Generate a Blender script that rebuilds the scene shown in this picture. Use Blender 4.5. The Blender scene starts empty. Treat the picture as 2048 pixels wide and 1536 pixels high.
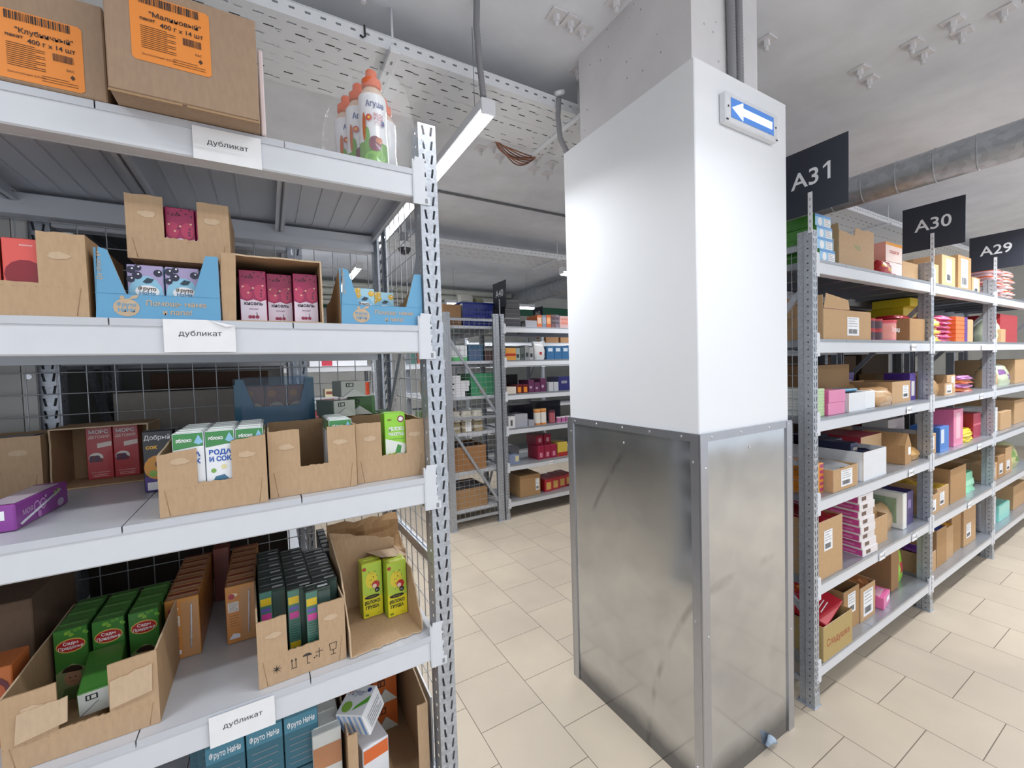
import bpy, math, random
from mathutils import Vector, Matrix, Euler
from mathutils.geometry import tessellate_polygon
rnd = random.Random(7)
PI = math.pi
C = bpy.context.scene.collection
SC = bpy.context.scene

# ------------------------------------------------------------------ camera, world, exposure, room lights
cam_d = bpy.data.cameras.new('camera'); cam = bpy.data.objects.new('camera', cam_d); C.objects.link(cam)
cam_d.sensor_width = 36.0; cam_d.lens = 843.4 * 36 / 2048; cam_d.clip_start = 0.02
cam.location = (0, 0, 1.504); cam.rotation_euler = (1.5347, 0.0306, -0.5241)
SC.camera = cam
w = bpy.data.worlds.new('world'); SC.world = w; w.use_nodes = True
w.node_tree.nodes['Background'].inputs[0].default_value = (0.86, 0.92, 1, 1)
w.node_tree.nodes['Background'].inputs[1].default_value = 0.9  # pale background added as fill light through the room's open near side
SC.view_settings.view_transform = 'Standard'; SC.view_settings.look = 'None'
SC.view_settings.exposure = 0.33; SC.view_settings.gamma = 1.0; SC.view_settings.use_curve_mapping = False
LAMP_W = 11.0        # watts per metre of every LED batten
CEIL = 2.90
# LED battens: (x0, y0, x1, y1, z, watt factor); the first two are the ones over the cross aisle seen in the picture
LAMPS = [
    (0.78, 1.47, 0.78, 3.55, 2.49, 1.0), (0.78, 4.15, 0.78, 5.6, 2.49, 1.0),
    (-2.0, 0.34, -0.7, 0.34, 2.45, 0.55), (0.35, 0.34, 1.60, 0.34, 2.45, 0.4), (3.2, 0.50, 4.6, 0.50, 2.45, 1.15), (4.8, 0.34, 6.2, 0.34, 2.45, 1.0), (6.6, 0.34, 8.0, 0.34, 2.45, 1.0),
    (2.3, 3.05, 3.7, 3.05, 2.34, 0.65), (4.6, 2.95, 6.0, 2.95, 2.34, 0.65), (6.6, 2.95, 8.0, 2.95, 2.34, 0.8),
    (2.1, 5.35, 3.5, 5.35, 2.4, 0.8), (4.3, 5.35, 5.7, 5.35, 2.4, 0.8), (0.5, -1.5, 1.9, -1.5, 2.6, 0.9), (2.6, -1.5, 4.0, -1.5, 2.6, 0.9),
]

# ------------------------------------------------------------------ materials
def lin(h):
    h = h.lstrip('#'); v = [int(h[i:i+2], 16) / 255 for i in (0, 2, 4)]
    return tuple((c / 12.92 if c <= 0.04045 else ((c + 0.055) / 1.055) ** 2.4) for c in v) + (1,)
MATS = {}
def nodes(name):
    m = bpy.data.materials.new(name); m.use_nodes = True
    nt = m.node_tree; return m, nt, nt.nodes['Principled BSDF']
def N(nt, t, **kw):
    n = nt.nodes.new(t)
    for k, v in kw.items():
        if isinstance(k, str) and hasattr(n, k): setattr(n, k, v)
    return n
def paint(h, rough=0.5, metal=0.0, var=0.06, spec=0.5, coat=0.0, scale=30):
    key = ('p', h, rough, metal, var, coat)
    if key in MATS: return MATS[key]
    m, nt, b = nodes('paint_' + h.strip('#'))
    no = N(nt, 'ShaderNodeTexNoise'); no.inputs['Scale'].default_value = scale
    tc = N(nt, 'ShaderNodeTexCoord'); nt.links.new(tc.outputs['Object'], no.inputs['Vector'])
    mx = N(nt, 'ShaderNodeMix', data_type='RGBA'); c = lin(h)
    mx.inputs[6].default_value = tuple(x * (1 - var) for x in c[:3]) + (1,); mx.inputs[7].default_value = tuple(min(1, x * (1 + var)) for x in c[:3]) + (1,)
    nt.links.new(no.outputs['Fac'], mx.inputs[0]); nt.links.new(mx.outputs[2], b.inputs['Base Color'])
    b.inputs['Roughness'].default_value = rough; b.inputs['Metallic'].default_value = metal
    b.inputs['Specular IOR Level'].default_value = spec; b.inputs['Coat Weight'].default_value = coat
    MATS[key] = m; return m
def ramp(nt, pos, cols):
    r = N(nt, 'ShaderNodeValToRGB'); e = r.color_ramp.elements
    while len(e) < len(pos): e.new(0.5)
    for i, (p, c) in enumerate(zip(pos, cols)): e[i].position = p; e[i].color = c
    return r
def kraft(h='#b8946c'):
    key = ('k', h)
    if key in MATS: return MATS[key]
    m, nt, b = nodes('cardboard_' + h.strip('#')); tc = N(nt, 'ShaderNodeTexCoord')
    mp = N(nt, 'ShaderNodeMapping'); mp.inputs['Scale'].default_value = (70, 70, 22); nt.links.new(tc.outputs['Object'], mp.inputs[0])
    no = N(nt, 'ShaderNodeTexNoise'); no.inputs['Scale'].default_value = 2.2; no.inputs['Detail'].default_value = 5; nt.links.new(mp.outputs[0], no.inputs['Vector'])
    c = lin(h); r = ramp(nt, (0.3, 0.7), (tuple(x * .94 for x in c[:3]) + (1,), tuple(min(1, x * 1.05) for x in c[:3]) + (1,)))
    nt.links.new(no.outputs['Fac'], r.inputs[0]); nt.links.new(r.outputs[0], b.inputs['Base Color'])
    b.inputs['Roughness'].default_value = 0.8; b.inputs['Specular IOR Level'].default_value = 0.25
    bu = N(nt, 'ShaderNodeBump'); bu.inputs['Strength'].default_value = 0.08; bu.inputs['Distance'].default_value = 0.002
    nt.links.new(no.outputs['Fac'], bu.inputs['Height']); nt.links.new(bu.outputs[0], b.inputs['Normal'])
    MATS[key] = m; return m
def galv(h='#b7bcc4', rough=0.36, scale=160):
    key = ('g', h)
    if key in MATS: return MATS[key]
    m, nt, b = nodes('galvanised_steel'); tc = N(nt, 'ShaderNodeTexCoord')
    vo = N(nt, 'ShaderNodeTexVoronoi'); vo.inputs['Scale'].default_value = scale; nt.links.new(tc.outputs['Object'], vo.inputs['Vector'])
    c = lin(h); mx = N(nt, 'ShaderNodeMix', data_type='RGBA')
    mx.inputs[6].default_value = tuple(x * .82 for x in c[:3]) + (1,); mx.inputs[7].default_value = tuple(x * 1.15 for x in c[:3]) + (1,)
    nt.links.new(vo.outputs['Color'], mx.inputs[0]); nt.links.new(mx.outputs[2], b.inputs['Base Color'])
    b.inputs['Metallic'].default_value = 0.5; b.inputs['Roughness'].default_value = rough
    MATS[key] = m; return m
def glow(h, s):
    key = ('e', h, s)
    if key in MATS: return MATS[key]
    m, nt, b = nodes('glow'); c = lin(h); b.inputs['Base Color'].default_value = c
    b.inputs['Emission Color'].default_value = c; b.inputs['Emission Strength'].default_value = s
    MATS[key] = m; return m
def film(tint='#ffffff', clear=0.82, rough=0.12):
    key = ('f', tint, clear)
    if key in MATS: return MATS[key]
    m, nt, b = nodes('clear_film'); out = nt.nodes['Material Output']
    tr = N(nt, 'ShaderNodeBsdfTransparent'); tr.inputs[0].default_value = lin(tint)
    b.inputs['Base Color'].default_value = lin(tint); b.inputs['Roughness'].default_value = rough
    tc = N(nt, 'ShaderNodeTexCoord'); no = N(nt, 'ShaderNodeTexNoise'); no.inputs['Scale'].default_value = 38; no.inputs['Detail'].default_value = 3; no.inputs['Distortion'].default_value = 1.5
    nt.links.new(tc.outputs['Object'], no.inputs['Vector'])
    bu = N(nt, 'ShaderNodeBump'); bu.inputs['Strength'].default_value = 0.6; bu.inputs['Distance'].default_value = 0.01
    nt.links.new(no.outputs['Fac'], bu.inputs['Height']); nt.links.new(bu.outputs[0], b.inputs['Normal'])
    mx = N(nt, 'ShaderNodeMixShader'); mx.inputs[0].default_value = clear
    nt.links.new(b.outputs[0], mx.inputs[1]); nt.links.new(tr.outputs[0], mx.inputs[2]); nt.links.new(mx.outputs[0], out.inputs['Surface'])
    MATS[key] = m; return m

def floor_mat():
    m, nt, b = nodes('beige_floor_tiles'); tc = N(nt, 'ShaderNodeTexCoord'); sx = N(nt, 'ShaderNodeSeparateXYZ'); nt.links.new(tc.outputs['Object'], sx.inputs[0])
    def add(o, v):
        a = N(nt, 'ShaderNodeMath', operation='ADD'); nt.links.new(o, a.inputs[0]); a.inputs[1].default_value = v; return a.outputs[0]
    cb = N(nt, 'ShaderNodeCombineXYZ')
    nt.links.new(add(sx.outputs[1], -0.145 + 0.15625 + 0.3125 * 40), cb.inputs[0]); nt.links.new(add(sx.outputs[0], -1.003 + 0.3065 * 40), cb.inputs[1])
    br = N(nt, 'ShaderNodeTexBrick'); br.offset = 0.5; br.offset_frequency = 2; br.squash = 1.0
    nt.links.new(cb.outputs[0], br.inputs['Vector'])
    for k, v in (('Scale', 1.0), ('Mortar Size', 0.0016), ('Mortar Smooth', 0.1), ('Brick Width', 0.3125), ('Row Height', 0.3065), ('Bias', 0.0)): br.inputs[k].default_value = v
    br.inputs['Color1'].default_value = lin('#cfc1ad'); br.inputs['Color2'].default_value = lin('#c9bba9'); br.inputs['Mortar'].default_value = lin('#75695c')
    no = N(nt, 'ShaderNodeTexNoise'); no.inputs['Scale'].default_value = 2.6; no.inputs['Detail'].default_value = 6; nt.links.new(tc.outputs['Object'], no.inputs['Vector'])
    r = ramp(nt, (0.35, 0.7), ((0.86, 0.86, 0.87, 1), (1, 1, 1, 1))); nt.links.new(no.outputs['Fac'], r.inputs[0])
    mx = N(nt, 'ShaderNodeMix', data_type='RGBA', blend_type='MULTIPLY'); mx.inputs[0].default_value = 1
    nt.links.new(br.outputs['Color'], mx.inputs[6]); nt.links.new(r.outputs[0], mx.inputs[7])
    n2 = N(nt, 'ShaderNodeTexNoise'); n2.inputs['Scale'].default_value = 9; n2.inputs['Detail'].default_value = 8; n2.inputs['Roughness'].default_value = 0.7; nt.links.new(tc.outputs['Object'], n2.inputs['Vector'])
    r2 = ramp(nt, (0.68, 0.8), ((1, 1, 1, 1), (0.8, 0.78, 0.76, 1))); nt.links.new(n2.outputs['Fac'], r2.inputs[0])
    m2 = N(nt, 'ShaderNodeMix', data_type='RGBA', blend_type='MULTIPLY'); m2.inputs[0].default_value = 1
    nt.links.new(mx.outputs[2], m2.inputs[6]); nt.links.new(r2.outputs[0], m2.inputs[7]); nt.links.new(m2.outputs[2], b.inputs['Base Color'])
    b.inputs['Roughness'].default_value = 0.42; b.inputs['Specular IOR Level'].default_value = 0.4
    bu = N(nt, 'ShaderNodeBump'); bu.inputs['Strength'].default_value = 0.25; bu.inputs['Distance'].default_value = 0.002; bu.invert = True
    nt.links.new(br.outputs['Fac'], bu.inputs['Height']); nt.links.new(bu.outputs[0], b.inputs['Normal'])
    return m
def concrete_mat(name, h, bump=0.15, pits=True):
    m, nt, b = nodes(name); tc = N(nt, 'ShaderNodeTexCoord')
    no = N(nt, 'ShaderNodeTexNoise'); no.inputs['Scale'].default_value = 5; no.inputs['Detail'].default_value = 8; nt.links.new(tc.outputs['Object'], no.inputs['Vector'])
    c = lin(h); r = ramp(nt, (0.3, 0.7), (tuple(x * .92 for x in c[:3]) + (1,), tuple(x * 1.04 for x in c[:3]) + (1,))); nt.links.new(no.outputs['Fac'], r.inputs[0])
    last = r.outputs[0]
    if pits:
        vo = N(nt, 'ShaderNodeTexVoronoi'); vo.inputs['Scale'].default_value = 22; vo.inputs['Randomness'].default_value = 1; nt.links.new(tc.outputs['Object'], vo.inputs['Vector'])
        r2 = ramp(nt, (0.07, 0.11), ((0.45, 0.44, 0.43, 1), (1, 1, 1, 1))); nt.links.new(vo.outputs['Distance'], r2.inputs[0])
        mx = N(nt, 'ShaderNodeMix', data_type='RGBA', blend_type='MULTIPLY'); mx.inputs[0].default_value = 0.8
        nt.links.new(last, mx.inputs[6]); nt.links.new(r2.outputs[0], mx.inputs[7]); last = mx.outputs[2]
    nt.links.new(last, b.inputs['Base Color']); b.inputs['Roughness'].default_value = 0.85; b.inputs['Specular IOR Level'].default_value = 0.2
    bu = N(nt, 'ShaderNodeBump'); bu.inputs['Strength'].default_value = bump; bu.inputs['Distance'].default_value = 0.01
    nt.links.new(no.outputs['Fac'], bu.inputs['Height']); nt.links.new(bu.outputs[0], b.inputs['Normal'])
    return m
def sheet_mat():
    # lightly dented, scuffed zinc sheet round the pillar foot
    m, nt, b = nodes('zinc_sheet'); tc = N(nt, 'ShaderNodeTexCoord')
    no = N(nt, 'ShaderNodeTexNoise'); no.inputs['Scale'].default_value = 2.6; no.inputs['Detail'].default_value = 1; nt.links.new(tc.outputs['Object'], no.inputs['Vector'])
    sc = N(nt, 'ShaderNodeTexNoise'); sc.inputs['Scale'].default_value = 6; sc.inputs['Detail'].default_value = 9; sc.inputs['Distortion'].default_value = 0.6; nt.links.new(tc.outputs['Object'], sc.inputs['Vector'])
    r = ramp(nt, (0.3, 0.7), (lin('#c6c9cd'), lin('#d4d7da'))); nt.links.new(sc.outputs['Fac'], r.inputs[0])
    sp = N(nt, 'ShaderNodeSeparateXYZ'); nt.links.new(tc.outputs['Object'], sp.inputs[0])
    # grime along the floor edge
    ad = N(nt, 'ShaderNodeMath', operation='MULTIPLY_ADD'); nt.links.new(sc.outputs['Fac'], ad.inputs[0]); ad.inputs[1].default_value = -0.10; nt.links.new(sp.outputs[2], ad.inputs[2])
    r2 = ramp(nt, (0.0, 0.09), ((0.16, 0.16, 0.18, 1), (1, 1, 1, 1))); nt.links.new(ad.outputs[0], r2.inputs[0])
    mx = N(nt, 'ShaderNodeMix', data_type='RGBA', blend_type='MULTIPLY'); mx.inputs[0].default_value = 0.8
    nt.links.new(r.outputs[0], mx.inputs[6]); nt.links.new(r2.outputs[0], mx.inputs[7])
    # a few thin trolley scuffs: sparse arcs
    wv = N(nt, 'ShaderNodeTexWave', wave_type='RINGS'); wv.inputs['Scale'].default_value = 0.55; wv.inputs['Distortion'].default_value = 1.2; wv.inputs['Detail'].default_value = 1; wv.inputs['Detail Scale'].default_value = 0.8; nt.links.new(tc.outputs['Object'], wv.inputs['Vector'])
    r3 = ramp(nt, (0.0, 0.006), ((0.5, 0.5, 0.5, 1), (1, 1, 1, 1))); nt.links.new(wv.outputs['Fac'], r3.inputs[0])
    ms = N(nt, 'ShaderNodeMapRange'); ms.inputs[1].default_value = 0.48; ms.inputs[2].default_value = 0.62; ms.inputs[4].default_value = 0.6; nt.links.new(sc.outputs['Fac'], ms.inputs[0])
    m3 = N(nt, 'ShaderNodeMix', data_type='RGBA', blend_type='MULTIPLY'); nt.links.new(ms.outputs[0], m3.inputs[0])
    nt.links.new(mx.outputs[2], m3.inputs[6]); nt.links.new(r3.outputs[0], m3.inputs[7]); nt.links.new(m3.outputs[2], b.inputs['Base Color'])
    b.inputs['Metallic'].default_value = 0.92
    rr = N(nt, 'ShaderNodeMapRange'); rr.inputs[3].default_value = 0.06; rr.inputs[4].default_value = 0.20; nt.links.new(sc.outputs['Fac'], rr.inputs[0]); nt.links.new(rr.outputs[0], b.inputs['Roughness'])
    bu = N(nt, 'ShaderNodeBump'); bu.inputs['Strength'].default_value = 0.3; bu.inputs['Distance'].default_value = 0.02
    nt.links.new(no.outputs['Fac'], bu.inputs['Height']); nt.links.new(bu.outputs[0], b.inputs['Normal'])
    return m

# ------------------------------------------------------------------ mesh builder
TXT = {}
def text_mesh(s, bold=0.0):
    k = (s, bold)
    if k in TXT: return TXT[k]
    c = bpy.data.curves.new('t', 'FONT'); c.body = s; c.size = 1; c.resolution_u = 3; c.offset = bold
    o = bpy.data.objects.new('t', c); C.objects.link(o)
    m = bpy.data.meshes.new_from_object(o.evaluated_get(bpy.context.evaluated_depsgraph_get()))
    v = [(p.co.x, p.co.y) for p in m.vertices]; f = [tuple(p.vertices) for p in m.polygons]
    bpy.data.objects.remove(o); bpy.data.curves.remove(c); bpy.data.meshes.remove(m)
    x0 = min(p[0] for p in v); x1 = max(p[0] for p in v); y0 = min(p[1] for p in v); y1 = max(p[1] for p in v)
    TXT[k] = (v, f, x0, x1, y0, y1); return TXT[k]
class Fr:                                    # a drawing plane: origin, two axes, normal
    def __init__(s, o, u, v): s.o = Vector(o); s.u = Vector(u).normalized(); s.v = Vector(v).normalized(); s.n = s.u.cross(s.v)
    def p(s, a, b, c=0.0): return s.o + s.u * a + s.v * b + s.n * c
def front(x, y, z): return Fr((x, y, z), (1, 0, 0), (0, 0, 1))
def rside(x, y, z): return Fr((x, y, z), (0, 1, 0), (0, 0, 1))
def lside(x, y, z): return Fr((x, y, z), (0, -1, 0), (0, 0, 1))
def topf(x, y, z): return Fr((x, y, z), (1, 0, 0), (0, 1, 0))
class B:
    def __init__(s): s.v = []; s.f = []; s.m = []; s.sm = []; s.ms = []
    def mi(s, m):
        if m not in s.ms: s.ms.append(m)
        return s.ms.index(m)
    def add(s, vs, fs, mat, smooth=False):
        n = len(s.v); s.v += [tuple(p) for p in vs]; k = s.mi(mat)
        for f in fs: s.f.append(tuple(n + i for i in f)); s.m.append(k); s.sm.append(smooth)
    def box(s, x0, y0, z0, x1, y1, z1, mat, c=0.0, M=None):
        if x0 > x1: x0, x1 = x1, x0
        if y0 > y1: y0, y1 = y1, y0
        if z0 > z1: z0, z1 = z1, z0
        if c <= 0:
            vs = [(x0, y0, z0), (x1, y0, z0), (x1, y1, z0), (x0, y1, z0), (x0, y0, z1), (x1, y0, z1), (x1, y1, z1), (x0, y1, z1)]
            fs = [(0, 3, 2, 1), (4, 5, 6, 7), (0, 1, 5, 4), (1, 2, 6, 5), (2, 3, 7, 6), (3, 0, 4, 7)]
        else:
            vs = []; idx = {}
            for i in (0, 1):
                for j in (0, 1):
                    for k in (0, 1):
                        X, Y, Z = (x0, x1)[i], (y0, y1)[j], (z0, z1)[k]; dx, dy, dz = c * (1 - 2 * i), c * (1 - 2 * j), c * (1 - 2 * k)
                        for a, p in enumerate(((X, Y + dy, Z + dz), (X + dx, Y, Z + dz), (X + dx, Y + dy, Z))): idx[(i, j, k, a)] = len(vs); vs.append(p)
            fs = []
            g = lambda *q: tuple(idx[t] for t in q)
            for i in (0, 1):
                fs.append(g((i, 0, 0, 0), (i, 1, 0, 0), (i, 1, 1, 0), (i, 0, 1, 0))); fs.append(g((0, i, 0, 1), (1, i, 0, 1), (1, i, 1, 1), (0, i, 1, 1))); fs.append(g((0, 0, i, 2), (1, 0, i, 2), (1, 1, i, 2), (0, 1, i, 2)))
                for j in (0, 1):
                    fs.append(g((i, j, 0, 0), (i, j, 1, 0), (i, j, 1, 1), (i, j, 0, 1))); fs.append(g((i, 0, j, 0), (i, 1, j, 0), (i, 1, j, 2), (i, 0, j, 2))); fs.append(g((0, i, j, 1), (1, i, j, 1), (1, i, j, 2), (0, i, j, 2)))
                    for k in (0, 1): fs.append(g((i, j, k, 0), (i, j, k, 1), (i, j, k, 2)))
            ce = Vector(((x0 + x1) / 2, (y0 + y1) / 2, (z0 + z1) / 2)); out = []
            for f in fs:
                a, b_, d = (Vector(vs[f[q]]) for q in (0, 1, 2)); nn = (b_ - a).cross(d - a)
                mid = sum((Vector(vs[q]) for q in f), Vector()) / len(f)
                out.append(f if nn.dot(mid - ce) > 0 else f[::-1])
            fs = out
        if M is not None: vs = [tuple(M @ Vector(p)) for p in vs]
        s.add(vs, fs, mat)
    def poly(s, fr, pts, mat, lift=0.0):
        s.add([fr.p(a, b, lift) for a, b in pts], [tuple(range(len(pts)))], mat)
    def rect(s, fr, u0, v0, u1, v1, mat, lift=0.0004): s.poly(fr, [(u0, v0), (u1, v0), (u1, v1), (u0, v1)], mat, lift)
    def disc(s, fr, u, v, r, mat, lift=0.0006, ry=None, n=14, a0=0.0, a1=2 * PI):
        ry = r if ry is None else ry
        s.poly(fr, [(u + r * math.cos(a0 + (a1 - a0) * i / n), v + ry * math.sin(a0 + (a1 - a0) * i / n)) for i in range(n)], mat, lift)
    def prism(s, fr, pts, t, mat, edge=None):
        # outline in the frame, thickness t behind the plane
        n = len(pts); edge = edge or mat
        area = sum(pts[i][0] * pts[(i + 1) % n][1] - pts[(i + 1) % n][0] * pts[i][1] for i in range(n))
        if area < 0: pts = pts[::-1]
        s.add([fr.p(a, b) for a, b in pts], [tuple(range(n))], mat)
        s.add([fr.p(a, b, -t) for a, b in pts], [tuple(range(n))[::-1]], mat)
        vs = [fr.p(a, b) for a, b in pts] + [fr.p(a, b, -t) for a, b in pts]
        s.add(vs, [(i, i + n, (i + 1) % n + n, (i + 1) % n) for i in range(n)], edge)
    def text(s, fr, u, v, h, st, mat, lift=0.0008, al='c', bold=0.0, wmax=None, sx=1.0):
        vs, fs, x0, x1, y0, y1 = text_mesh(st, bold); k = h / 0.73; kx = k * sx
        if wmax and (x1 - x0) * kx > wmax: kx = wmax / (x1 - x0)
        off = {'c': -(x0 + x1) / 2, 'l': -x0, 'r': -x1}[al]
        s.add([fr.p(u + (x + off) * kx, v + y * k, lift) for x, y in vs], fs, mat)
    def tube(s, pts, r, mat, n=6, smooth=True, cap=True):
        pts = [Vector(p) for p in pts]; rings = []; vs = []
        for i, p in enumerate(pts):
            d = (pts[min(i + 1, len(pts) - 1)] - pts[max(i - 1, 0)]).normalized()
            a = d.cross(Vector((0, 0, 1)) if abs(d.z) < 0.9 else Vector((1, 0, 0))).normalized(); b = d.cross(a)
            rr = r[i] if isinstance(r, (list, tuple)) else r
            for q in range(n): t = 2 * PI * q / n; vs.append(p + a * rr * math.cos(t) + b * rr * math.sin(t))
        fs = [(i * n + q, i * n + (q + 1) % n, (i + 1) * n + (q + 1) % n, (i + 1) * n + q) for i in range(len(pts) - 1) for q in range(n)]
        if cap: fs += [tuple(range(n))[::-1], tuple(range((len(pts) - 1) * n, len(pts) * n))]
        s.add(vs, fs, mat, smooth)
    def lathe(s, prof, mat, c=(0, 0, 0), n=20, smooth=True, mats=None, cap=True):
        vs = [(c[0] + r * math.cos(2 * PI * q / n), c[1] + r * math.sin(2 * PI * q / n), c[2] + z) for r, z in prof for q in range(n)]
        for i in range(len(prof) - 1):
            mm = mats[i] if mats else mat
            k = s.mi(mm)
            base = len(s.v)
            s.add(vs[i * n:(i + 2) * n], [(q, (q + 1) % n, n + (q + 1) % n, n + q) for q in range(n)], mm, smooth)
        if cap:
            s.add(vs[:n], [tuple(range(n))[::-1]], mats[0] if mats else mat); s.add(vs[-n:], [tuple(range(n))], mats[-1] if mats else mat)
    def mesh(s, name):
        me = bpy.data.meshes.new(name); me.from_pydata(s.v, [], s.f)
        for m in s.ms: me.materials.append(m)
        me.polygons.foreach_set('material_index', s.m); me.polygons.foreach_set('use_smooth', s.sm); me.update(); return me
    def build(s, name, parent=None, label=None, me=None):
        o = bpy.data.objects.new(name, me or s.mesh(name)); C.objects.link(o); o.parent = parent
        if label: o['label'] = label
        return o
def tag(o, label, cat, group=None):
    o['label'] = label; o['category'] = cat
    if group: o['group'] = group
    return o
def thing(name, label, cat, loc=(0, 0, 0), rz=0.0, group=None):
    o = bpy.data.objects.new(name, None); C.objects.link(o); o.empty_display_size = 0.05
    o.location = loc; o.rotation_euler = (0, 0, rz); return tag(o, label, cat, group)
def solo(b, name, label, cat, loc=(0, 0, 0), rz=0.0, group=None, rot=None):
    o = b.build(name); o.location = loc; o.rotation_euler = rot or (0, 0, rz); return tag(o, label, cat, group)
def link_part(name, me, parent, loc=(0, 0, 0), rot=(0, 0, 0)):
    o = bpy.data.objects.new(name, me); C.objects.link(o); o.parent = parent; o.location = loc; o.rotation_euler = rot; return o
def copy_thing(src, loc, rot, label, group=None):
    r = src.copy(); C.objects.link(r); r.location = loc; r.rotation_euler = rot if isinstance(rot, (tuple, list)) else (0, 0, rot); r['label'] = label
    if group: r['group'] = group
    for ch in list(src.children):
        c = ch.copy(); C.objects.link(c); c.parent = r
        for g in list(ch.children): d = g.copy(); C.objects.link(d); d.parent = c
    return r
def struct(b, name, parent=None):
    o = b.build(name, parent); o['kind'] = 'structure'; return o
def jag(p, q, n, a):                         # torn edge between two outline points
    out = []
    for i in range(n + 1):
        t = i / n; e = 0 if i in (0, n) else rnd.uniform(-a, a)
        dx, dy = q[0] - p[0], q[1] - p[1]; L = math.hypot(dx, dy) or 1
        out.append((p[0] + dx * t - dy / L * e, p[1] + dy * t + dx / L * e))
    return out

WHITE = paint('#dfe1e6', 0.4, coat=0.1); SHELF = paint('#d9dce2', 0.38, coat=0.15, var=0.03); STICK = paint('#f2f2f4', 0.55); INK = paint('#2a2a2e', 0.6); GREY = paint('#8d9096', 0.5)
KR = kraft('#bea080'); KRD = kraft('#a88a69'); KRL = kraft('#cbb295'); GALV = galv()
PLASTER = concrete_mat('painted_ceiling', '#ebeef5', 0.2, False); CONC = concrete_mat('painted_concrete', '#dcdadc', 0.3, True)
# ------------------------------------------------------------------ the room
X0, X1, Y0, Y1 = -3.2, 10.5, -2.6, 7.0
b = B(); b.box(X0, Y0, -0.1, X1, Y1, 0, floor_mat()); struct(b, 'floor')
b = B(); b.box(X0, Y0, CEIL, X1, Y1, CEIL + 0.1, PLASTER); struct(b, 'ceiling')
WM = concrete_mat('painted_wall', '#cfd0cc', 0.1, False)
for nm, q in (('wall_left', (X0 - .1, Y0, 0, X0, Y1, CEIL)), ('wall_right', (X1, Y0, 0, X1 + .1, Y1, CEIL)), ('wall_far', (X0, Y1, 0, X1, Y1 + .1, CEIL)),):
    b = B(); b.box(*q, WM); struct(b, nm)
b = B(); b.box(X0, 6.97, 2.52, X1, 6.998, 2.70, paint('#2f6f56', 0.5)); struct(b, 'trim_1')

# ------------------------------------------------------------------ pillar: concrete column, white boxing, zinc skirt
pil = bpy.data.objects.new('column', None); C.objects.link(pil); pil['kind'] = 'structure'
b = B(); b.box(1.27, 0.936, 2.46, 1.652, 1.514, CEIL, CONC); b.build('concrete_shaft', pil)
BOXW = paint('#eceef2', 0.55, var=0.01, scale=4)
b = B(); b.box(1.24, 0.906, 1.24, 1.792, 1.604, 2.5, BOXW, 0.003); b.build('white_boxing', pil)
ZN = sheet_mat(); AL = paint('#b9bbc2', 0.32, metal=0.85, var=0.05)
b = B(); px0, px1, py0, py1 = 1.236, 1.796, 0.901, 1.608
b.box(px0, py0, 0, px1, py1, 1.25, ZN); b.build('zinc_skirt', pil)
b = B()                                                    # aluminium angles: top edge, corners, kick at the floor
for z0, z1 in ((1.238, 1.266),):
    b.box(px0 - .004, py0 - .004, z0, px0 + .001, py1 + .004, z1, AL); b.box(px0, py0 - .004, z0, px1 + .004, py0 + .001, z1, AL)
b.build('top_angle', pil)
for cx, cy, dx, dy in ((px0, py0, 1, 1), (px1, py0, -1, 1), (px0, py1, 1, -1)):
    b = B(); b.box(cx - .0055 * dx, cy - .0055 * dy, 0.0, cx + .034 * dx, cy + .001 * dy, 1.262, AL); b.box(cx - .0055 * dx, cy, 0.0, cx + .001 * dx, cy + .034 * dy, 1.262, AL); b.build('corner_angle', pil)
b = B(); RV = paint('#d5d6da', 0.25, metal=0.9)
def rivet(x, y, z, ax):
    M = Matrix.Translation((x, y, z)) @ (Matrix.Rotation(PI / 2, 4, 'X') if ax == 'y' else Matrix.Rotation(-PI / 2, 4, 'Y'))
    vs = []
    for r, h in ((0.005, 0), (0.0042, 0.002), (0.002, 0.003)):
        for q in range(8): vs.append(tuple(M @ Vector((r * math.cos(q * PI / 4), r * math.sin(q * PI / 4), h))))
    b.add(vs, [(i * 8 + q, i * 8 + (q + 1) % 8, i * 8 + 8 + (q + 1) % 8, i * 8 + 8 + q) for i in (0, 1) for q in range(8)] + [tuple(range(16, 24))], RV)
for t in (0.1, 0.3, 0.5, 0.72, 0.93): rivet(px0 - .004, py0 + t * (py1 - py0), 1.252, 'x')
for t in (0.1, 0.4, 0.72, 0.97): rivet(px0 + t * (px1 - px0), py0 - .004, 1.252, 'y')
for z in (1.17, 0.62, 0.1): rivet(px0 - .0056, py0 + .024, z, 'x'); rivet(px0 + .022, py0 - .0056, z - .02 if z > 1 else z - .05, 'y')
rivet(px0 - .001, py0 + .35, 1.19, 'x'); rivet(px0 + .28, py0 - .001, 1.19, 'y'); rivet(px0 - .0056, py1 - .02, 1.2, 'x'); rivet(px1 - .015, py0 - .0056, 1.12, 'y'); rivet(px1 - .015, py0 - .0056, 0.42, 'y')
b.build('rivets', pil)
b = B(); BAG = film('#cfe0f2', 0.35)
b.tube([(1.60, 0.895, 0.02), (1.62, 0.889, 0.045), (1.635, 0.892, 0.03), (1.655, 0.887, 0.012)], [0.006, 0.016, 0.014, 0.004], BAG, 7)
solo(b, 'plastic_scrap', 'scrap of crumpled clear film caught at the foot of the metal-clad pillar', 'litter')
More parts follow.
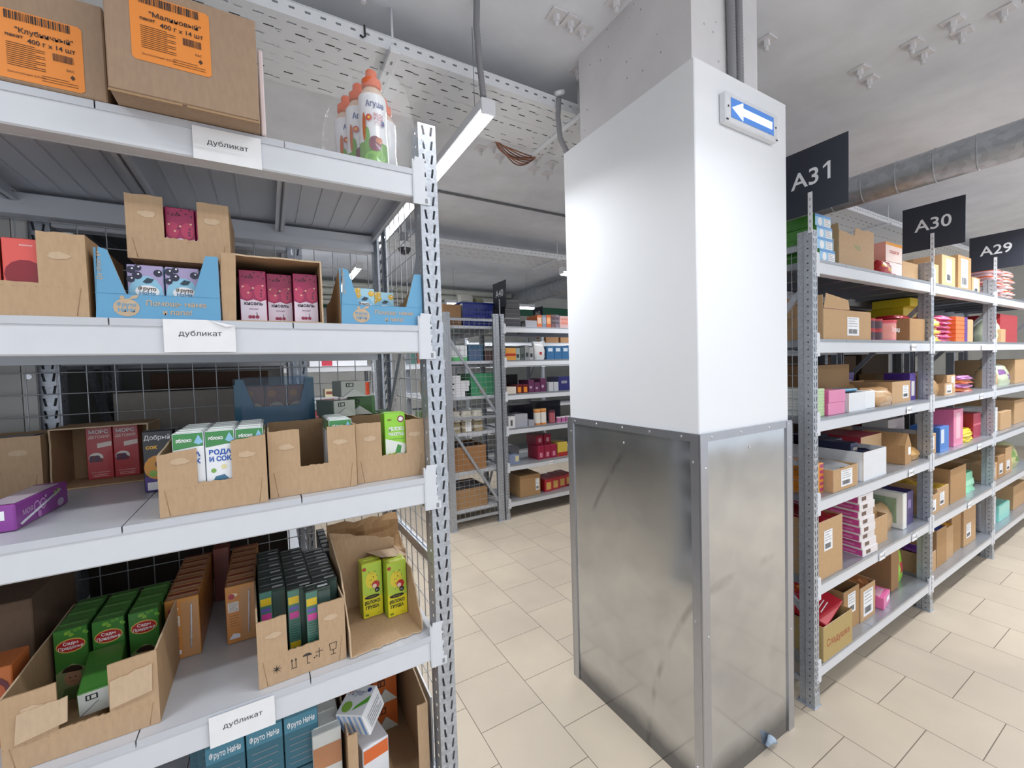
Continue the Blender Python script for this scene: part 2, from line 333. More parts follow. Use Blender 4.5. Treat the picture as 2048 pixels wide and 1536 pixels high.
# exit arrow sign
t = thing('exit_sign', 'blue lit sign with a white arrow high on the white pillar', 'sign', (1.525, 0.9058, 2.366))
b = B(); b.box(-.158, -.026, -.05, .158, 0, .05, WHITE, .004)
fr = front(0, -.0265, 0)
b.rect(fr, -.13, -.033, .13, .033, paint('#3d67a8', 0.25), 0.0); b.build('housing', t)
b = B(); b.poly(front(0, -.0275, 0), [(-.124, 0), (-.062, .03), (-.062, .013), (.118, .013), (.118, -.013), (-.062, -.013), (-.062, -.03)], glow('#dff2ff', 2.2)); b.build('arrow', t)
b = B(); b.rect(front(0, -.0268, 0), -.13, -.033, .13, .033, glow('#4a7cc4', 0.35), 0.0); b.build('backlit_panel', t)
b = B()
for x, z in ((-.144, 0), (.144, 0)): b.disc(front(x, -.0265, z), 0, 0, .004, INK)
for x in (-.15, .15): b.rect(front(x, -.0265, -.044), -.006, -.003, .006, .003, INK)
b.build('screw', t)
CND = paint('#8a8a8e', 0.55)
def conduit(pts, r, label, mat=CND, nm='conduit', ridged=True):
    b = B(); pv = [Vector(p) for p in pts]; out = []; rad = []
    for i in range(len(pv) - 1):
        L = (pv[i + 1] - pv[i]).length; n = max(2, int(L / 0.006)) if ridged else 6
        for k in range(n): out.append(pv[i].lerp(pv[i + 1], k / n)); rad.append(r * (0.9 if (k % 2 and ridged) else 1.0))
    out.append(pv[-1]); rad.append(r); b.tube(out, rad, mat, 8); return solo(b, nm, label, 'conduit')
conduit([(1.468, 0.92, 2.503), (1.459, 0.919, 2.897)], 0.0155, 'grey corrugated conduit running up the column above the exit sign, the left one')
conduit([(1.512, 0.92, 2.503), (1.503, 0.919, 2.897)], 0.0155, 'grey corrugated conduit running up the column above the exit sign, the right one')
conduit([(1.262, 1.60, 2.505), (1.24, 1.625, 2.58), (1.235, 1.632, 2.68), (1.25, 1.64, 2.775)], 0.0125, 'grey corrugated conduit dropping from the cable tray behind the white pillar top')
conduit([(0.742, 1.463, 2.897), (0.735, 1.46, 2.80), (0.743, 1.463, 2.68), (0.766, 1.482, 2.556)], 0.013, 'grey corrugated conduit hanging from the ceiling to the LED batten')

# ------------------------------------------------------------------ LED battens
LEDM = glow('#ffffff', 9.0)
def batten(x0, y0, x1, y1, z, k, label):
    L = math.hypot(x1 - x0, y1 - y0); a = math.atan2(y1 - y0, x1 - x0)
    t = thing('led_batten', label, 'lamp', ((x0 + x1) / 2, (y0 + y1) / 2, z), a, 'LED battens')
    b = B(); b.box(-L / 2, -.03, .012, L / 2, .03, .055, WHITE, .004); b.build('housing', t)
    for s in (-1, 1):
        b = B(); b.box(s * L / 2 - .004, -.031, -.006, s * L / 2 + .006, .031, .056, WHITE, .003); b.build('end_cap', t)
    b = B(); b.lathe([(0.026, -L / 2 + .004), (0.026, L / 2 - .004)], LEDM, n=16); o = b.build('diffuser', t); o.rotation_euler = (0, PI / 2, 0); o.location = (0, 0, .008)
    b = B()
    for q in (-L / 2 + .12, L / 2 - .12): b.tube([(q, 0, .05), (q, 0, CEIL - z - .003)], .0016, GREY, 4)
    b.build('hanger', t)
    ld = bpy.data.lights.new('lamp_light', 'AREA'); ld.shape = 'RECTANGLE'; ld.size = L; ld.size_y = 0.05; ld.energy = LAMP_W * L * k; ld.color = (0.94, 0.97, 1.0); ld.spread = math.radians(150)
    lo = bpy.data.objects.new('lamp_light', ld); C.objects.link(lo); lo.parent = t; lo.location = (0, 0, -.021)
LBL = ['bright LED batten starting beside the slotted upright, under the cable tray', 'bright LED batten further down the cross aisle, seen behind the shelf back post',
       'LED batten over the near aisle beyond the left rack end', 'LED batten over the near aisle in front of the pillar', 'LED batten over the near aisle in front of the first right rack bay', 'LED batten over the near aisle at the second right rack bay', 'LED batten over the far end of the near aisle',
       'LED batten over the second aisle, beside the far round duct', 'LED batten over the second aisle behind the right rack', 'LED batten at the end of the second aisle',
       'LED batten over the third aisle near the far wall', 'LED batten over the third aisle, far right', 'LED batten over the aisle behind the photographer', 'second LED batten over the aisle behind the photographer']
for q, lb in zip(LAMPS, LBL): batten(*q, lb)

# ------------------------------------------------------------------ ceiling: cable trays, duct, pipes, anchors
def holed(cell_w, cell_h, holes, nx, ny, fr, mat, b, skip=None):
    outer = [(0, 0), (cell_w, 0), (cell_w, cell_h), (0, cell_h)]
    flat = outer + [p for h in holes for p in h]
    tri = tessellate_polygon([[Vector((x, y, 0)) for x, y in outer]] + [[Vector((x, y, 0)) for x, y in h] for h in holes])
    for i in range(nx):
        for j in range(ny):
            if skip and skip(i, j): continue
            out = []
            for t in tri:
                a, c_, d = (flat[q] for q in t)
                cr = (c_[0] - a[0]) * (d[1] - a[1]) - (c_[1] - a[1]) * (d[0] - a[0])
                out.append(t if cr > 0 else t[::-1])
            b.add([fr.p(x + i * cell_w, y + j * cell_h) for x, y in flat], out, mat)
def rh(x, y, w, h): return [(x - w / 2, y - h / 2), (x + w / 2, y - h / 2), (x + w / 2, y + h / 2), (x - w / 2, y + h / 2)]
def oct_(x, y, r, n=8): return [(x + r * math.cos(2 * PI * i / n), y + r * math.sin(2 * PI * i / n)) for i in range(n)]
TRAY = paint('#e6e8ec', 0.45, var=0.03); DARKC = paint('#55504c', 0.7)
def tray(x0, n, y0, y1, z, label, cw=0.1):
    t = thing('cable_tray', label, 'cable tray', (x0, y0, z), 0, 'perforated cable trays'); W = y1 - y0; Lx = n * cw
    hs = []
    for r in range(8):
        yy = W * (r + 0.7) / 8.4; off = (0.025, 0.055)[r % 2]
        hs.append(rh(off, yy, 0.032, 0.0062))
        if r % 4 != 2: hs.append(rh(off + .042 if off < .05 else off + .03, yy + .004, 0.022, 0.005))
    hs.append(oct_(.087, W * .24, .004, 6)); hs.append(oct_(.088, W * .62, .004, 6)); hs.append(oct_(.087, W * .43, .003, 6))
    b = B(); holed(cw, W, hs, n, 1, Fr((0, 0, 0), (1, 0, 0), (0, 1, 0)), TRAY, b); b.build('tray_bed', t)
    for yy in (0, W):
        b = B(); holed(0.05, .05, [rh(.025, .03, .018, .008)], n * 2, 1, Fr((0, yy, 0), (1, 0, 0), (0, 0, 1)), TRAY, b); b.tube([(0, yy, .05), (Lx, yy, .05)], .003, TRAY, 5); b.build('side_rail', t)
    b = B(); r2 = random.Random(int(x0 * 10) + n)
    for k in range(4):
        yy = W * (.2 + .2 * k)
        b.tube([(Lx * q / 12, yy + r2.uniform(-.015, .015), .012) for q in range(13)], .0075, DARKC, 6)
    b.build('cables', t)
    return t
tr = tray(-1.6, 96, 1.65, 2.04, 2.735, 'long white perforated cable tray under the ceiling above the left rack and behind the pillar')
def hanger(tr, x, W, drop):
    b = B(); b.box(x - .02, -.03, -.024, x + .02, W + .03, -.001, TRAY, .003)
    for q in range(6): b.rect(Fr((x - .008, W * (q + .5) / 6, -.0245), (0, 1, 0), (1, 0, 0)), -.01, .004, .01, .012, GREY, 0.0)
    b.build('support_channel', tr)
    for yy in (0.004, W + .02): b = B(); b.tube([(x, yy, -.02), (x, yy, drop)], .005, TRAY, 6); b.build('threaded_rod', tr)
hanger(tr, 2.07, .39, CEIL - 2.735 - .002); hanger(tr, 2.98, .39, CEIL - 2.735 - .002); hanger(tr, 5.6, .39, CEIL - 2.735 - .002); hanger(tr, 6.6, .39, CEIL - 2.735 - .002)
tr2 = tray(0.2, 34, 3.80, 4.25, 2.70, 'white perforated cable tray over the second aisle, seen between upright and pillar')
hanger(tr2, 1.2, .45, CEIL - 2.702); hanger(tr2, 2.62, .45, CEIL - 2.702)
tr3 = None
b = B()
for k in range(9):
    r = random.Random(k); d = .062 + .005 * k; x0, x1 = 1.10 + .006 * k, 1.47 - .008 * k
    b.tube([(x0 + (x1 - x0) * (.5 - .5 * math.cos(PI * q / 16)), 2.047 + .03 * k / 9 + .012 * math.sin(q * .7 + k), 2.785 - d * math.sin(PI * q / 16) * 1.2) for q in range(17)], .0036, paint(('#8b5a44', '#a06a50', '#7a5648')[k % 3], .5), 5)
solo(b, 'wire_loop', 'loop of brown wires hanging below the cable tray left of the pillar', 'wire')
b = B(); b.tube([(1.235, 1.648, 2.80), (1.24, 1.625, 2.79), (1.262, 1.62, 2.80)], .012, TRAY, 8); solo(b, 'cable_gland', 'small white cable gland stub on the tray edge near the pillar', 'fitting')
# hook
b = B(); b.tube([(0.365, 1.645, 2.79), (0.366, 1.644, 2.75), (0.358, 1.642, 2.742), (0.348, 1.644, 2.748)], .0035, INK, 6); solo(b, 'wire_hook', 'small black wire hook on the front edge of the cable tray', 'hook')
# anchors
AN = [(0.28, 1.60), (0.36, 1.62), (0.30, 1.50), (1.05, 1.38), (1.12, 1.38), (1.19, 1.39), (1.215, 1.22), (1.94, 1.06), (2.54, 0.95), (2.67, 0.96), (2.55, 0.76), (2.68, 0.76), (2.54, 0.63), (2.66, 0.63), (2.65, 0.51), (2.58, 0.44), (1.22, 2.42), (1.28, 2.36), (1.67, 2.50), (1.80, 2.52), (1.74, 2.38), (1.6, 2.38), (1.32, 1.58), (1.38, 2.46)]
AM = paint('#e0dee1', 0.6)
def anchor_mesh():
    p = B(); p.box(-.032, -.032, -.006, .032, .032, 0, AM, .001); s = B(); s.lathe([(.015, -.03), (.015, -.006)], AM, n=6, smooth=False); s.lathe([(.009, -.05), (.009, -.03)], AM, n=8); return p.mesh('anchor_plate'), s.mesh('anchor_bolt')
apm, abm = anchor_mesh()
where = ['left of the tray hook', 'behind the tray hook', 'above the tray hook', 'first of the row by the column', 'second of the row by the column', 'third of the row by the column', 'against the column top', 'just right of the column', 'front of the lower right pair', 'second of the lower right pair', 'first of the middle right pair', 'second of the middle right pair', 'first of the upper right pair', 'second of the upper right pair', 'single one nearest the top right corner', 'cut by the top right corner',
         'left of the brown wire loop', 'behind the brown wire loop', 'right of the brown wire loop', 'far right of the brown wire loop', 'below the tray end by the pillar', 'nearest the tray end by the pillar', 'above the tray end by the pillar', 'beyond the tray left of the pillar']
for (x, y), wv in zip(AN, where):
    t = thing('ceiling_anchor', f'white anchor plate with bolt on the ceiling, {wv}', 'anchor', (x, y, CEIL - .0005), rnd.uniform(-.1, .1), 'ceiling anchor plates'); link_part('plate', apm, t); link_part('bolt', abm, t)
# duct
DU = galv('#b4b8be', 0.3, 40)
t = thing('round_duct', 'round galvanised spiral air duct crossing above the right hand racks', 'duct', (3.0, 0, 2.475))
b = B(); b.lathe([(.083, -2.0), (.083, 2.85)], DU, n=28); o = b.build('pipe', t); o.rotation_euler = (-PI / 2, 0, 0)
for k in range(32):
    if k == 0: b = B(); b.lathe([(.0835, -.004), (.0865, -.002), (.0865, .002), (.0835, .004)], DU, n=28, cap=False); rm = b.mesh('seam_ring')
    link_part('seam_ring', rm, t, (0, -1.9 + k * .15, 0), (-PI / 2, .0, .12))
t = thing('round_duct', 'round galvanised duct over the far aisle, behind the black sign A40', 'duct', (3.95, 5.7, 2.74))
b = B(); b.lathe([(.12, -1.2), (.12, 1.25)], DU, n=24); o = b.build('pipe', t); o.rotation_euler = (-PI / 2, 0, 0)
for k in range(16): link_part('seam_ring', rm, t, (0, -1.1 + k * .145, 0), (-PI / 2, 0, .12)).scale = (1.44, 1.44, 1)
PP = paint('#d8d9cf', 0.35)
for k, (z, r) in enumerate(((2.80, .045), (2.71, .05), (2.63, .03), (2.57, .04))):
    b = B(); b.tube([(X0, 6.55 + .06 * k, z), (3.8, 6.55 + .06 * k, z)], r, PP, 12); solo(b, 'pipe', f'white horizontal pipe along the far wall, {("topmost","second from top","third from top","lowest")[k]} of four', 'pipe', group='pipes on the far wall')
b = B(); b.tube([(-1.5, 3.1, CEIL - .012), (2.6, 3.13, CEIL - .012)], .009, paint('#77777b', .6), 6); solo(b, 'ceiling_cable', 'dark cable fixed along the ceiling between upright and pillar', 'cable')
# dome camera
t = thing('dome_camera', 'white dome security camera with dark bubble hanging behind the left rack', 'camera', (1.055, 3.6, 2.56))
b = B(); b.tube([(0, 0, .06), (0, 0, CEIL - 2.562)], .018, WHITE, 10); b.box(-.03, -.03, .05, .03, .03, .13, GREY, .004); b.build('mount', t)
b = B(); b.lathe([(.03, .06), (.058, .045), (.066, .015), (.064, 0)], WHITE, n=20); b.build('housing', t)
b = B(); b.lathe([(.054, 0), (.05, -.025), (.036, -.045), (.012, -.055)], paint('#30323c', 0.08, coat=.5), n=20); b.build('bubble', t)

# ------------------------------------------------------------------ racks
PH = 2.044
def post_mesh():
    b = B(); n = 34
    def slot(cx, cy, lean):
        pts = [(-.0024, -.0098), (.0024, -.0098), (.0024, .0098), (-.0024, .0098)]
        return [(cx + x + lean * y, cy + y) for x, y in pts]
    hs = [slot(.0115, .015, -.16), slot(.0295, .015, .16), slot(.0115, .045, -.16), slot(.0295, .045, .16)]
    holed(.04, .06, hs, 1, n, Fr((-.02, 0, .002), (1, 0, 0), (0, 0, 1)), GALV, b)
    side = [oct_(.016, .015, .0035), oct_(.016, .045, .0035)]
    holed(.034, .06, side, 1, n, Fr((.02, 0, .002), (0, 1, 0), (0, 0, 1)), GALV, b)
    holed(.034, .06, side, 1, n, Fr((-.02, .034, .002), (0, -1, 0), (0, 0, 1)), GALV, b)
    H = n * .06 + .002
    for s in (1, -1):
        b.rect(topf(0, 0, 0), 0, 0, 0, 0, GALV) if False else None
        x0, x1 = s * .02, s * .0155
        q = lambda pts: b.add(pts, [(0, 1, 2, 3)], GALV)
        q([(x0, .034, .002), (x1, .037, .002), (x1, .037, H), (x0, .034, H)]); q([(x1, .037, .002), (x1, .060, .002), (x1, .060, H), (x1, .037, H)]); q([(x1, .060, .002), (x1 - s * .006, .060, .002), (x1 - s * .006, .060, H), (x1, .060, H)])
    return b.mesh('upright')
POST = post_mesh()
b = B(); b.box(-.03, -.006, 0, .03, .07, .004, GALV, .001); b.box(-.0215, -.002, .002, .0215, .004, .06, GALV); FOOT = b.mesh('foot_plate')
def conn_mesh():
    b = B()                                                # hook plate over the upright face; x grows away from the beam
    pts = [(-.012, -.034), (.022, -.034), (.022, -.018), (.014, -.016), (.016, -.006), (.012, -.004), (.014, .012), (.017, .018), (.012, .02), (.012, .034), (.016, .04), (.012, .044), (.013, .058), (.017, .064), (-.008, .066), (-.012, .05)]
    b.prism(front(0, -.0035, 0), pts, .003, SHELF); b.box(-.0145, -.003, -.034, -.011, .0055, .06, SHELF)
    b.rect(front(0, -.0036, 0), .011, -.031, .017, -.021, GREY, .0002); return b.mesh('hook_plate')
HOOK = conn_mesh()
def beam_mesh(L, col):
    b = B(); b.box(0, 0, -.05, L, .034, 0, col, .0025); b.box(0, .034, -.05, L, .038, -.028, col); return b.mesh('beam')
def plate_mesh(W, D, col, lip=True):
    b = B(); b.box(.001, .0, -.0012, W - .001, D, 0, col)
    if lip: b.box(.001, -.001, -.012, W - .001, .0008, 0, col); b.box(.001, D - .001, -.012, W - .001, D + .001, 0, col)
    for x in (.001, W - .0035): b.box(x, .036, -.03, x + .0025, D - .036, -.001, col); 
    for x in (.001, W - .011): b.box(x, .036, -.03, x + .01, D - .036, -.0275, col)
    for k in range(1, 6): b.box(W * k / 6 - .002, .04, -.0035, W * k / 6 + .002, D - .04, -.001, col)
    return b.mesh('shelf_plate')
PLATE = paint('#c9ccd3', 0.34, coat=0.1, var=0.03); PLATEG = paint('#a9aeb6', 0.3, metal=0.55, var=0.06)
def wire_panel(y0, y1, z0, z1, step=.05, r=.0014, bent=None):
    b = B(); mt = paint('#b4b6ba', 0.35, metal=0.7)
    def off(y, z):
        return 0.0
    n = int((y1 - y0) / step)
    for i in range(n + 1): y = y0 + (y1 - y0) * i / n; b.tube([(0, y, z0), (0, y, z1)], r, mt, 4, cap=False)
    n = int((z1 - z0) / step)
    for i in range(n + 1): z = z0 + (z1 - z0) * i / n; b.tube([(r, y0, z), (r, y1, z)], r, mt, 4, cap=False)
    return b
def strut(b, p, q, w=.012, mat=None):
    p, q = Vector(p), Vector(q); d = (q - p).normalized(); a = Vector((1, 0, 0)); c = d.cross(a).normalized(); mat = mat or GALV
    vs = [pt + a * sx * .007 + c * sy * w for pt in (p, q) for sx, sy in ((-1, -1), (1, -1), (1, 1), (-1, 1))]
    b.add(vs, [(0, 3, 2, 1), (4, 5, 6, 7), (0, 1, 5, 4), (1, 2, 6, 5), (2, 3, 7, 6), (3, 0, 4, 7)], mat)
def rack(label, loc, xs, depth, levels, npl=5, rz=0.0, mesh_at=(), back_mesh=None, brace='zig', pcol=None, skip=lambda i, k: False, hooks=True, posts_front=None, group='shelving racks'):
    t = thing('shelving_rack', label, 'rack', loc, rz, group); pcol = pcol or PLATE
    for x in xs:
        for yy, r in ((0, 0), (depth, PI)):
            u = link_part('upright', POST, t, (x, yy, 0), (0, 0, r)); link_part('foot_plate', FOOT, u, (0, 0, .0002))
        ya, yb = .05, depth - .05
        for p, q in [((1.98, 1.98)), ((.09, .09)), ((1.055, 1.045))]: b = B(); strut(b, (x, ya, p), (x, yb, q)); b.build('brace', t)
        for p, q in ((((ya, 1.80), (yb, 1.33)), ((yb, .80), (ya, .40))) if brace == 'zig' else (((ya, 1.80), (yb, 1.08)), ((ya, .95), (yb, .20)))):
            b = B(); strut(b, (x, *p), (x, *q)); b.build('brace', t)
    for i in mesh_at:
        wire_panel(.045, depth - .045, .10, 2.0).build('wire_mesh', t).location = (xs[i] + (.012 if i == 0 else .002), 0, 0)
    bm = {}; pm = {}
    for i in range(len(xs) - 1):
        L = round(xs[i + 1] - xs[i] - .042, 4)
        if L not in bm: bm[L] = beam_mesh(L, SHELF); pm[L] = plate_mesh((L + .006) / npl, depth, pcol)
        for k, z in enumerate(levels):
            if skip(i, k): continue
            bf = link_part('beam', bm[L], t, (xs[i] + .021, .001, z - .009)); bb = link_part('beam', bm[L], t, (xs[i] + .021 + L, depth - .001, z - .009), (0, 0, PI))
            if hooks:
                h = link_part('hook_plate', HOOK, bf, (L, 0, -.03)); 
                h = link_part('hook_plate', HOOK, bf, (0, 0, -.03)); h.scale = (-1, 1, 1)
            for j in range(npl): link_part('shelf_plate', pm[L], t, (xs[i] + .018 + j * (L + .006) / npl, 0, z))
    if back_mesh:
        for (x0, x1) in back_mesh:
            b = wire_panel(0, x1 - x0, .12, 1.98); o = b.build('wire_mesh', t); o.rotation_euler = (0, 0, -PI / 2); o.location = (x0, depth + .004, 0)
    return t
LZ = [.18, .55, .914, 1.270, 1.604, 1.939]     # shelf heights of the left rack
RZ = [.178, .540, .908, 1.253, 1.590, 1.925]   # shelf heights of the right racks
YF = .897
rack('near shelving rack on the left with white beams and one tall slotted galvanised upright', (0, YF, 0), [-1.01, .322], .50, LZ, 5, mesh_at=(1,), back_mesh=[(-1.0, .29)])
rack('galvanised shelving rack right of the pillar, carrying the signs A31, A30 and A29', (0, YF, 0), [1.99, 3.325, 4.56, 5.89], .50, RZ, 5, mesh_at=(0,), pcol=PLATEG)
rack('shelving rack standing back to back behind the near left rack', (0, YF + .545, 0), [-1.75, -.46, .085], .50, LZ, 3, group='rear racks', hooks=False)
rack('shelving rack standing back to back behind the right hand rack', (0, YF + .545, 0), [2.05, 3.35, 4.65, 5.95], .50, RZ, 3, pcol=PLATEG, group='rear racks', hooks=False)
rack('shelving rack across the second aisle under the black sign A40', (0, 3.64, 0), [2.012, 3.33, 4.66, 5.99, 7.3], .50, RZ, 3, mesh_at=(), pcol=PLATEG, brace='one')
rack('shelving rack seen end on beside the sign A40, its end closed with bent wire mesh', (1.405, 4.97, 0), [0, 1.31], .565, RZ, 3, rz=-PI / 2, mesh_at=(1,), brace='one')
rack('white shelving rack far behind the left rack, seen through its open shelf', (0, 5.0, 0), [-1.6, -.27, 1.06], .5, RZ, 3, brace='one')
rack('shelving rack by the far wall under the black sign A42', (0, 5.85, 0), [2.6, 3.99, 5.3, 6.6], .5, RZ, 3, pcol=PLATEG)
b = B(); b.box(-1.0, 1.425, 1.285, -.50, 1.431, 2.0, paint('#b9b7b3', .6)); solo(b, 'back_panel', 'plain grey sheet panel closing the back of the left rack at the picture edge', 'panel')
b = B(); b.box(-.498, 1.424, 1.285, -.475, 1.434, 1.9, paint('#c9c7c4', .5)); b.disc(front(-.487, 1.4238, 1.52), 0, 0, .006, RV); solo(b, 'edge_strip', 'white vertical metal strip with a bolt beside the grey back panel', 'strip')
# ------------------------------------------------------------------ hanging bay signs
SGN = paint('#2b2f3b', 0.55, var=0.02); LET = paint('#e3e5ea', 0.5)
def bay_sign(tx, x, yc, z0, z1, w, label, drop=.08):
    t = thing('bay_sign', label, 'sign', (x, yc, z0), 0, 'black bay signs')
    b = B(); b.box(-.002, -w / 2, 0, .002, w / 2, z1 - z0, SGN)
    zz = (z1 - z0) * .43
    for fr in (lside(-.0022, 0, 0), rside(.0022, 0, 0)):
        if tx.endswith('1'):
            b.text(fr, -.022, zz, .068, tx[:-1], LET, .0004, bold=.012)
            b.poly(fr, [(.062, zz), (.072, zz), (.072, zz + .069), (.063, zz + .069), (.046, zz + .056), (.046, zz + .047), (.062, zz + .056)], LET, .0004)
        else: b.text(fr, 0, zz, .068, tx, LET, .0004, bold=.012)
    b.build('board', t)
    b = B(); b.box(-.006, -.008, -drop, -.0025, .008, .085, WHITE)
    for k in range(5): b.rect(lside(-.0061, 0, -.07 + k * .03), -.002, 0, .002, .012, GREY, .0002)
    b.build('strap', t)
bay_sign('A31', 1.9685, .902, 2.108, 2.376, .262, 'large black sign with white A31 beside the pillar')
bay_sign('A30', 3.3035, .893, 2.115, 2.37, .262, 'black sign reading A30 above the second right upright')
bay_sign('A29', 4.5385, .895, 2.11, 2.362, .262, 'black sign reading A29 at the right picture edge')
bay_sign('A40', 1.9885, 3.64, 2.102, 2.352, .265, 'small black sign reading A40 between upright and pillar')
bay_sign('A42', 4.0, 5.99, 2.30, 2.53, .3, 'tiny far black sign reading A42 just left of the pillar', .27)
b = B(); b.box(-1.75, 1.952, .1, .055, 1.958, 2.0, paint('#8d8b88', .6)); solo(b, 'light_block_panel', 'added grey sheet panel blocking light at the rear rack behind the left shelves', 'panel')  # unseen panel, added to keep the space behind the left shelves dark
# paper tags
def paper_tag(x0, z0, label, wd=.1, ht=.055, tx='дубликат', curl=False, y=YF - .0042):
    b = B(); h = ht; pts = [(0, 0), (wd, 0), (wd, h), (0, h)]
    if curl: pts = [(0, 0), (wd, 0), (wd, h - .009), (wd - .04, h), (0, h)]
    b.prism(front(x0, y, z0), pts, .0006, STICK)
    if curl: b.add([(x0 + wd, y, z0 + h - .009), (x0 + wd - .04, y, z0 + h), (x0 + wd - .012, y - .006, z0 + h - .012)], [(0, 1, 2)], STICK)
    b.text(front(x0, y, z0), wd / 2, h * .5, .0088, tx, paint('#3b3b42', .6), .0004, wmax=wd * .6, sx=1.12)
    return solo(b, 'paper_tag', label, 'paper tag', group='paper tags on the left rack')
paper_tag(-.093, 1.877, 'white paper tag lettered дубликат on the top beam, under the large brown carton')
paper_tag(-.147, 1.549, 'white paper tag lettered дубликат with a folded corner on the second beam', curl=True)
paper_tag(-.117, .855, 'white paper tag lettered дубликат on the low beam near the picture bottom')
def price_tag(x, z, label, y=YF - .0035):
    b = B(); b.box(x - .035, y - .0006, z, x + .035, y, z + .038, STICK)
    fr = front(x, y - .0006, z); b.text(fr, -.028, .014, .011, 'По мест', paint('#6a6a70', .6), .0004, al='l', wmax=.05); b.rect(fr, .024, .008, .03, .03, GREY)
    solo(b, 'shelf_label', label, 'paper label', group='small white shelf labels')
for x, k, lb in ((3.04, 4, 'second beam from the top in bay A31'), (4.26, 4, 'second beam from the top in bay A30'), (2.98, 3, 'third beam from the top in bay A31'), (4.24, 3, 'third beam from the top in bay A30'), (3.01, 2, 'fourth beam from the top in bay A31'), (4.2, 2, 'fourth beam from the top in bay A30'), (3.06, 1, 'fifth beam in bay A31, right of the hanging label'), (2.64, 1, 'fifth beam in bay A31 under the magenta stack'), (4.0, 1, 'fifth beam in bay A30')):
    price_tag(x, RZ[k] - .055, f'small white label on the {lb}')
price_tag(2.55, RZ[1] - .055 , 'small white label on the low beam of the far rack A40', y=3.6365)
# ------------------------------------------------------------------ small cartons and their prints
def hx(h, r=.35, coat=.25): return paint(h, r, coat=coat, var=.03, scale=60)
def body(W, D, H, base, frontc=None, topc=None, sidec=None):
    # printed carton, base at z 0, front at y 0, centred on x
    b = B(); b.box(-W / 2, 0, 0, W / 2, D, H, hx(base), .0012); e = .001
    if frontc: b.rect(front(-W / 2, 0, 0), e, e, W - e, H - e, hx(frontc), .0002)
    if sidec: b.rect(rside(W / 2, 0, 0), e, e, D - e, H - e, hx(sidec), .0002); b.rect(lside(-W / 2, D, 0), e, e, D - e, H - e, hx(sidec), .0002)
    if topc: b.rect(topf(-W / 2, 0, H), e, e, W - e, D - e, hx(topc), .0002)
    b.box(-W / 2 + .004, D / 2 - .0015, H, W / 2 - .004, D / 2 + .0015, H + .0018, hx(topc or base))     # folded top seam
    return b, front(-W / 2, 0, 0)
def straw(W, D, H, col='#e8e8ea'):
    b = B(); b.tube([(W / 2 + .0016, D * .55, H * .12), (W / 2 + .0016, D * .55, H * .85)], .0015, film('#f4f6ff', .3), 6); return b
def lines(b, fr, x0, x1, y0, y1, n, mat, t=.0009, lift=.0006):
    for k in range(n):
        y = y0 + (y1 - y0) * k / max(1, n - 1); b.rect(fr, x0, y, x1 - (x1 - x0) * .25 * (k % 3 == 2), y + t, mat, lift)
def mk_water(W=.044, D=.030, H=.136):
    b, fr = body(W, D, H, '#e9edf2', '#eff2f6', '#e6ebe8', '#e3eaf2'); g = hx('#3f8a4a')
    b.rect(fr, .001, H * .82, W - .001, H - .001, g, .0004); b.poly(fr, [(.001, H * .79), (W - .001, H * .83), (W - .001, H * .85), (.001, H * .83)], g, .0005)
    b.rect(rside(W / 2, 0, 0), .001, H * .82, D - .001, H - .001, g, .0004); b.rect(lside(-W / 2, D, 0), .001, H * .82, D - .001, H - .001, g, .0004)
    b.text(fr, W * .36, H * .885, .0062, 'яблоко', STICK, .0008, bold=.03, wmax=W * .5)
    b.poly(fr, [(W * .68, H * .87), (W * .83, H * .97), (W * .98, H * .87), (W * .83, H * .84)], hx('#8fc3e2'), .0008)
    bl = hx('#2157b5'); b.text(fr, W * .5, H * .69, .0085, 'ВОДА', bl, .0008, bold=.04, wmax=W * .75); b.text(fr, W * .5, H * .60, .0085, 'И СОК', bl, .0008, bold=.04, wmax=W * .75)
    b.poly(fr, [(.001, .001), (W - .001, .001), (W - .001, H * .2), (W * .7, H * .17), (W * .35, H * .23), (.001, H * .18)], hx('#4f86bd'), .0005)
    b.disc(fr, W * .25, H * .48, .004, hx('#7cae4c')); b.disc(fr, W * .6, H * .52, .0045, hx('#e8dfae')); b.disc(fr, W * .8, H * .2, .006, hx('#c63a44'), .0009); b.disc(fr, W * .3, H * .18, .005, hx('#c63a44'), .0009)
    b.poly(fr, [(W * .1, H * .26), (W * .3, H * .40), (W * .6, H * .42), (W * .9, H * .3), (W * .7, H * .22), (W * .35, H * .24)], hx('#3b6f8f'), .0007)
    return b
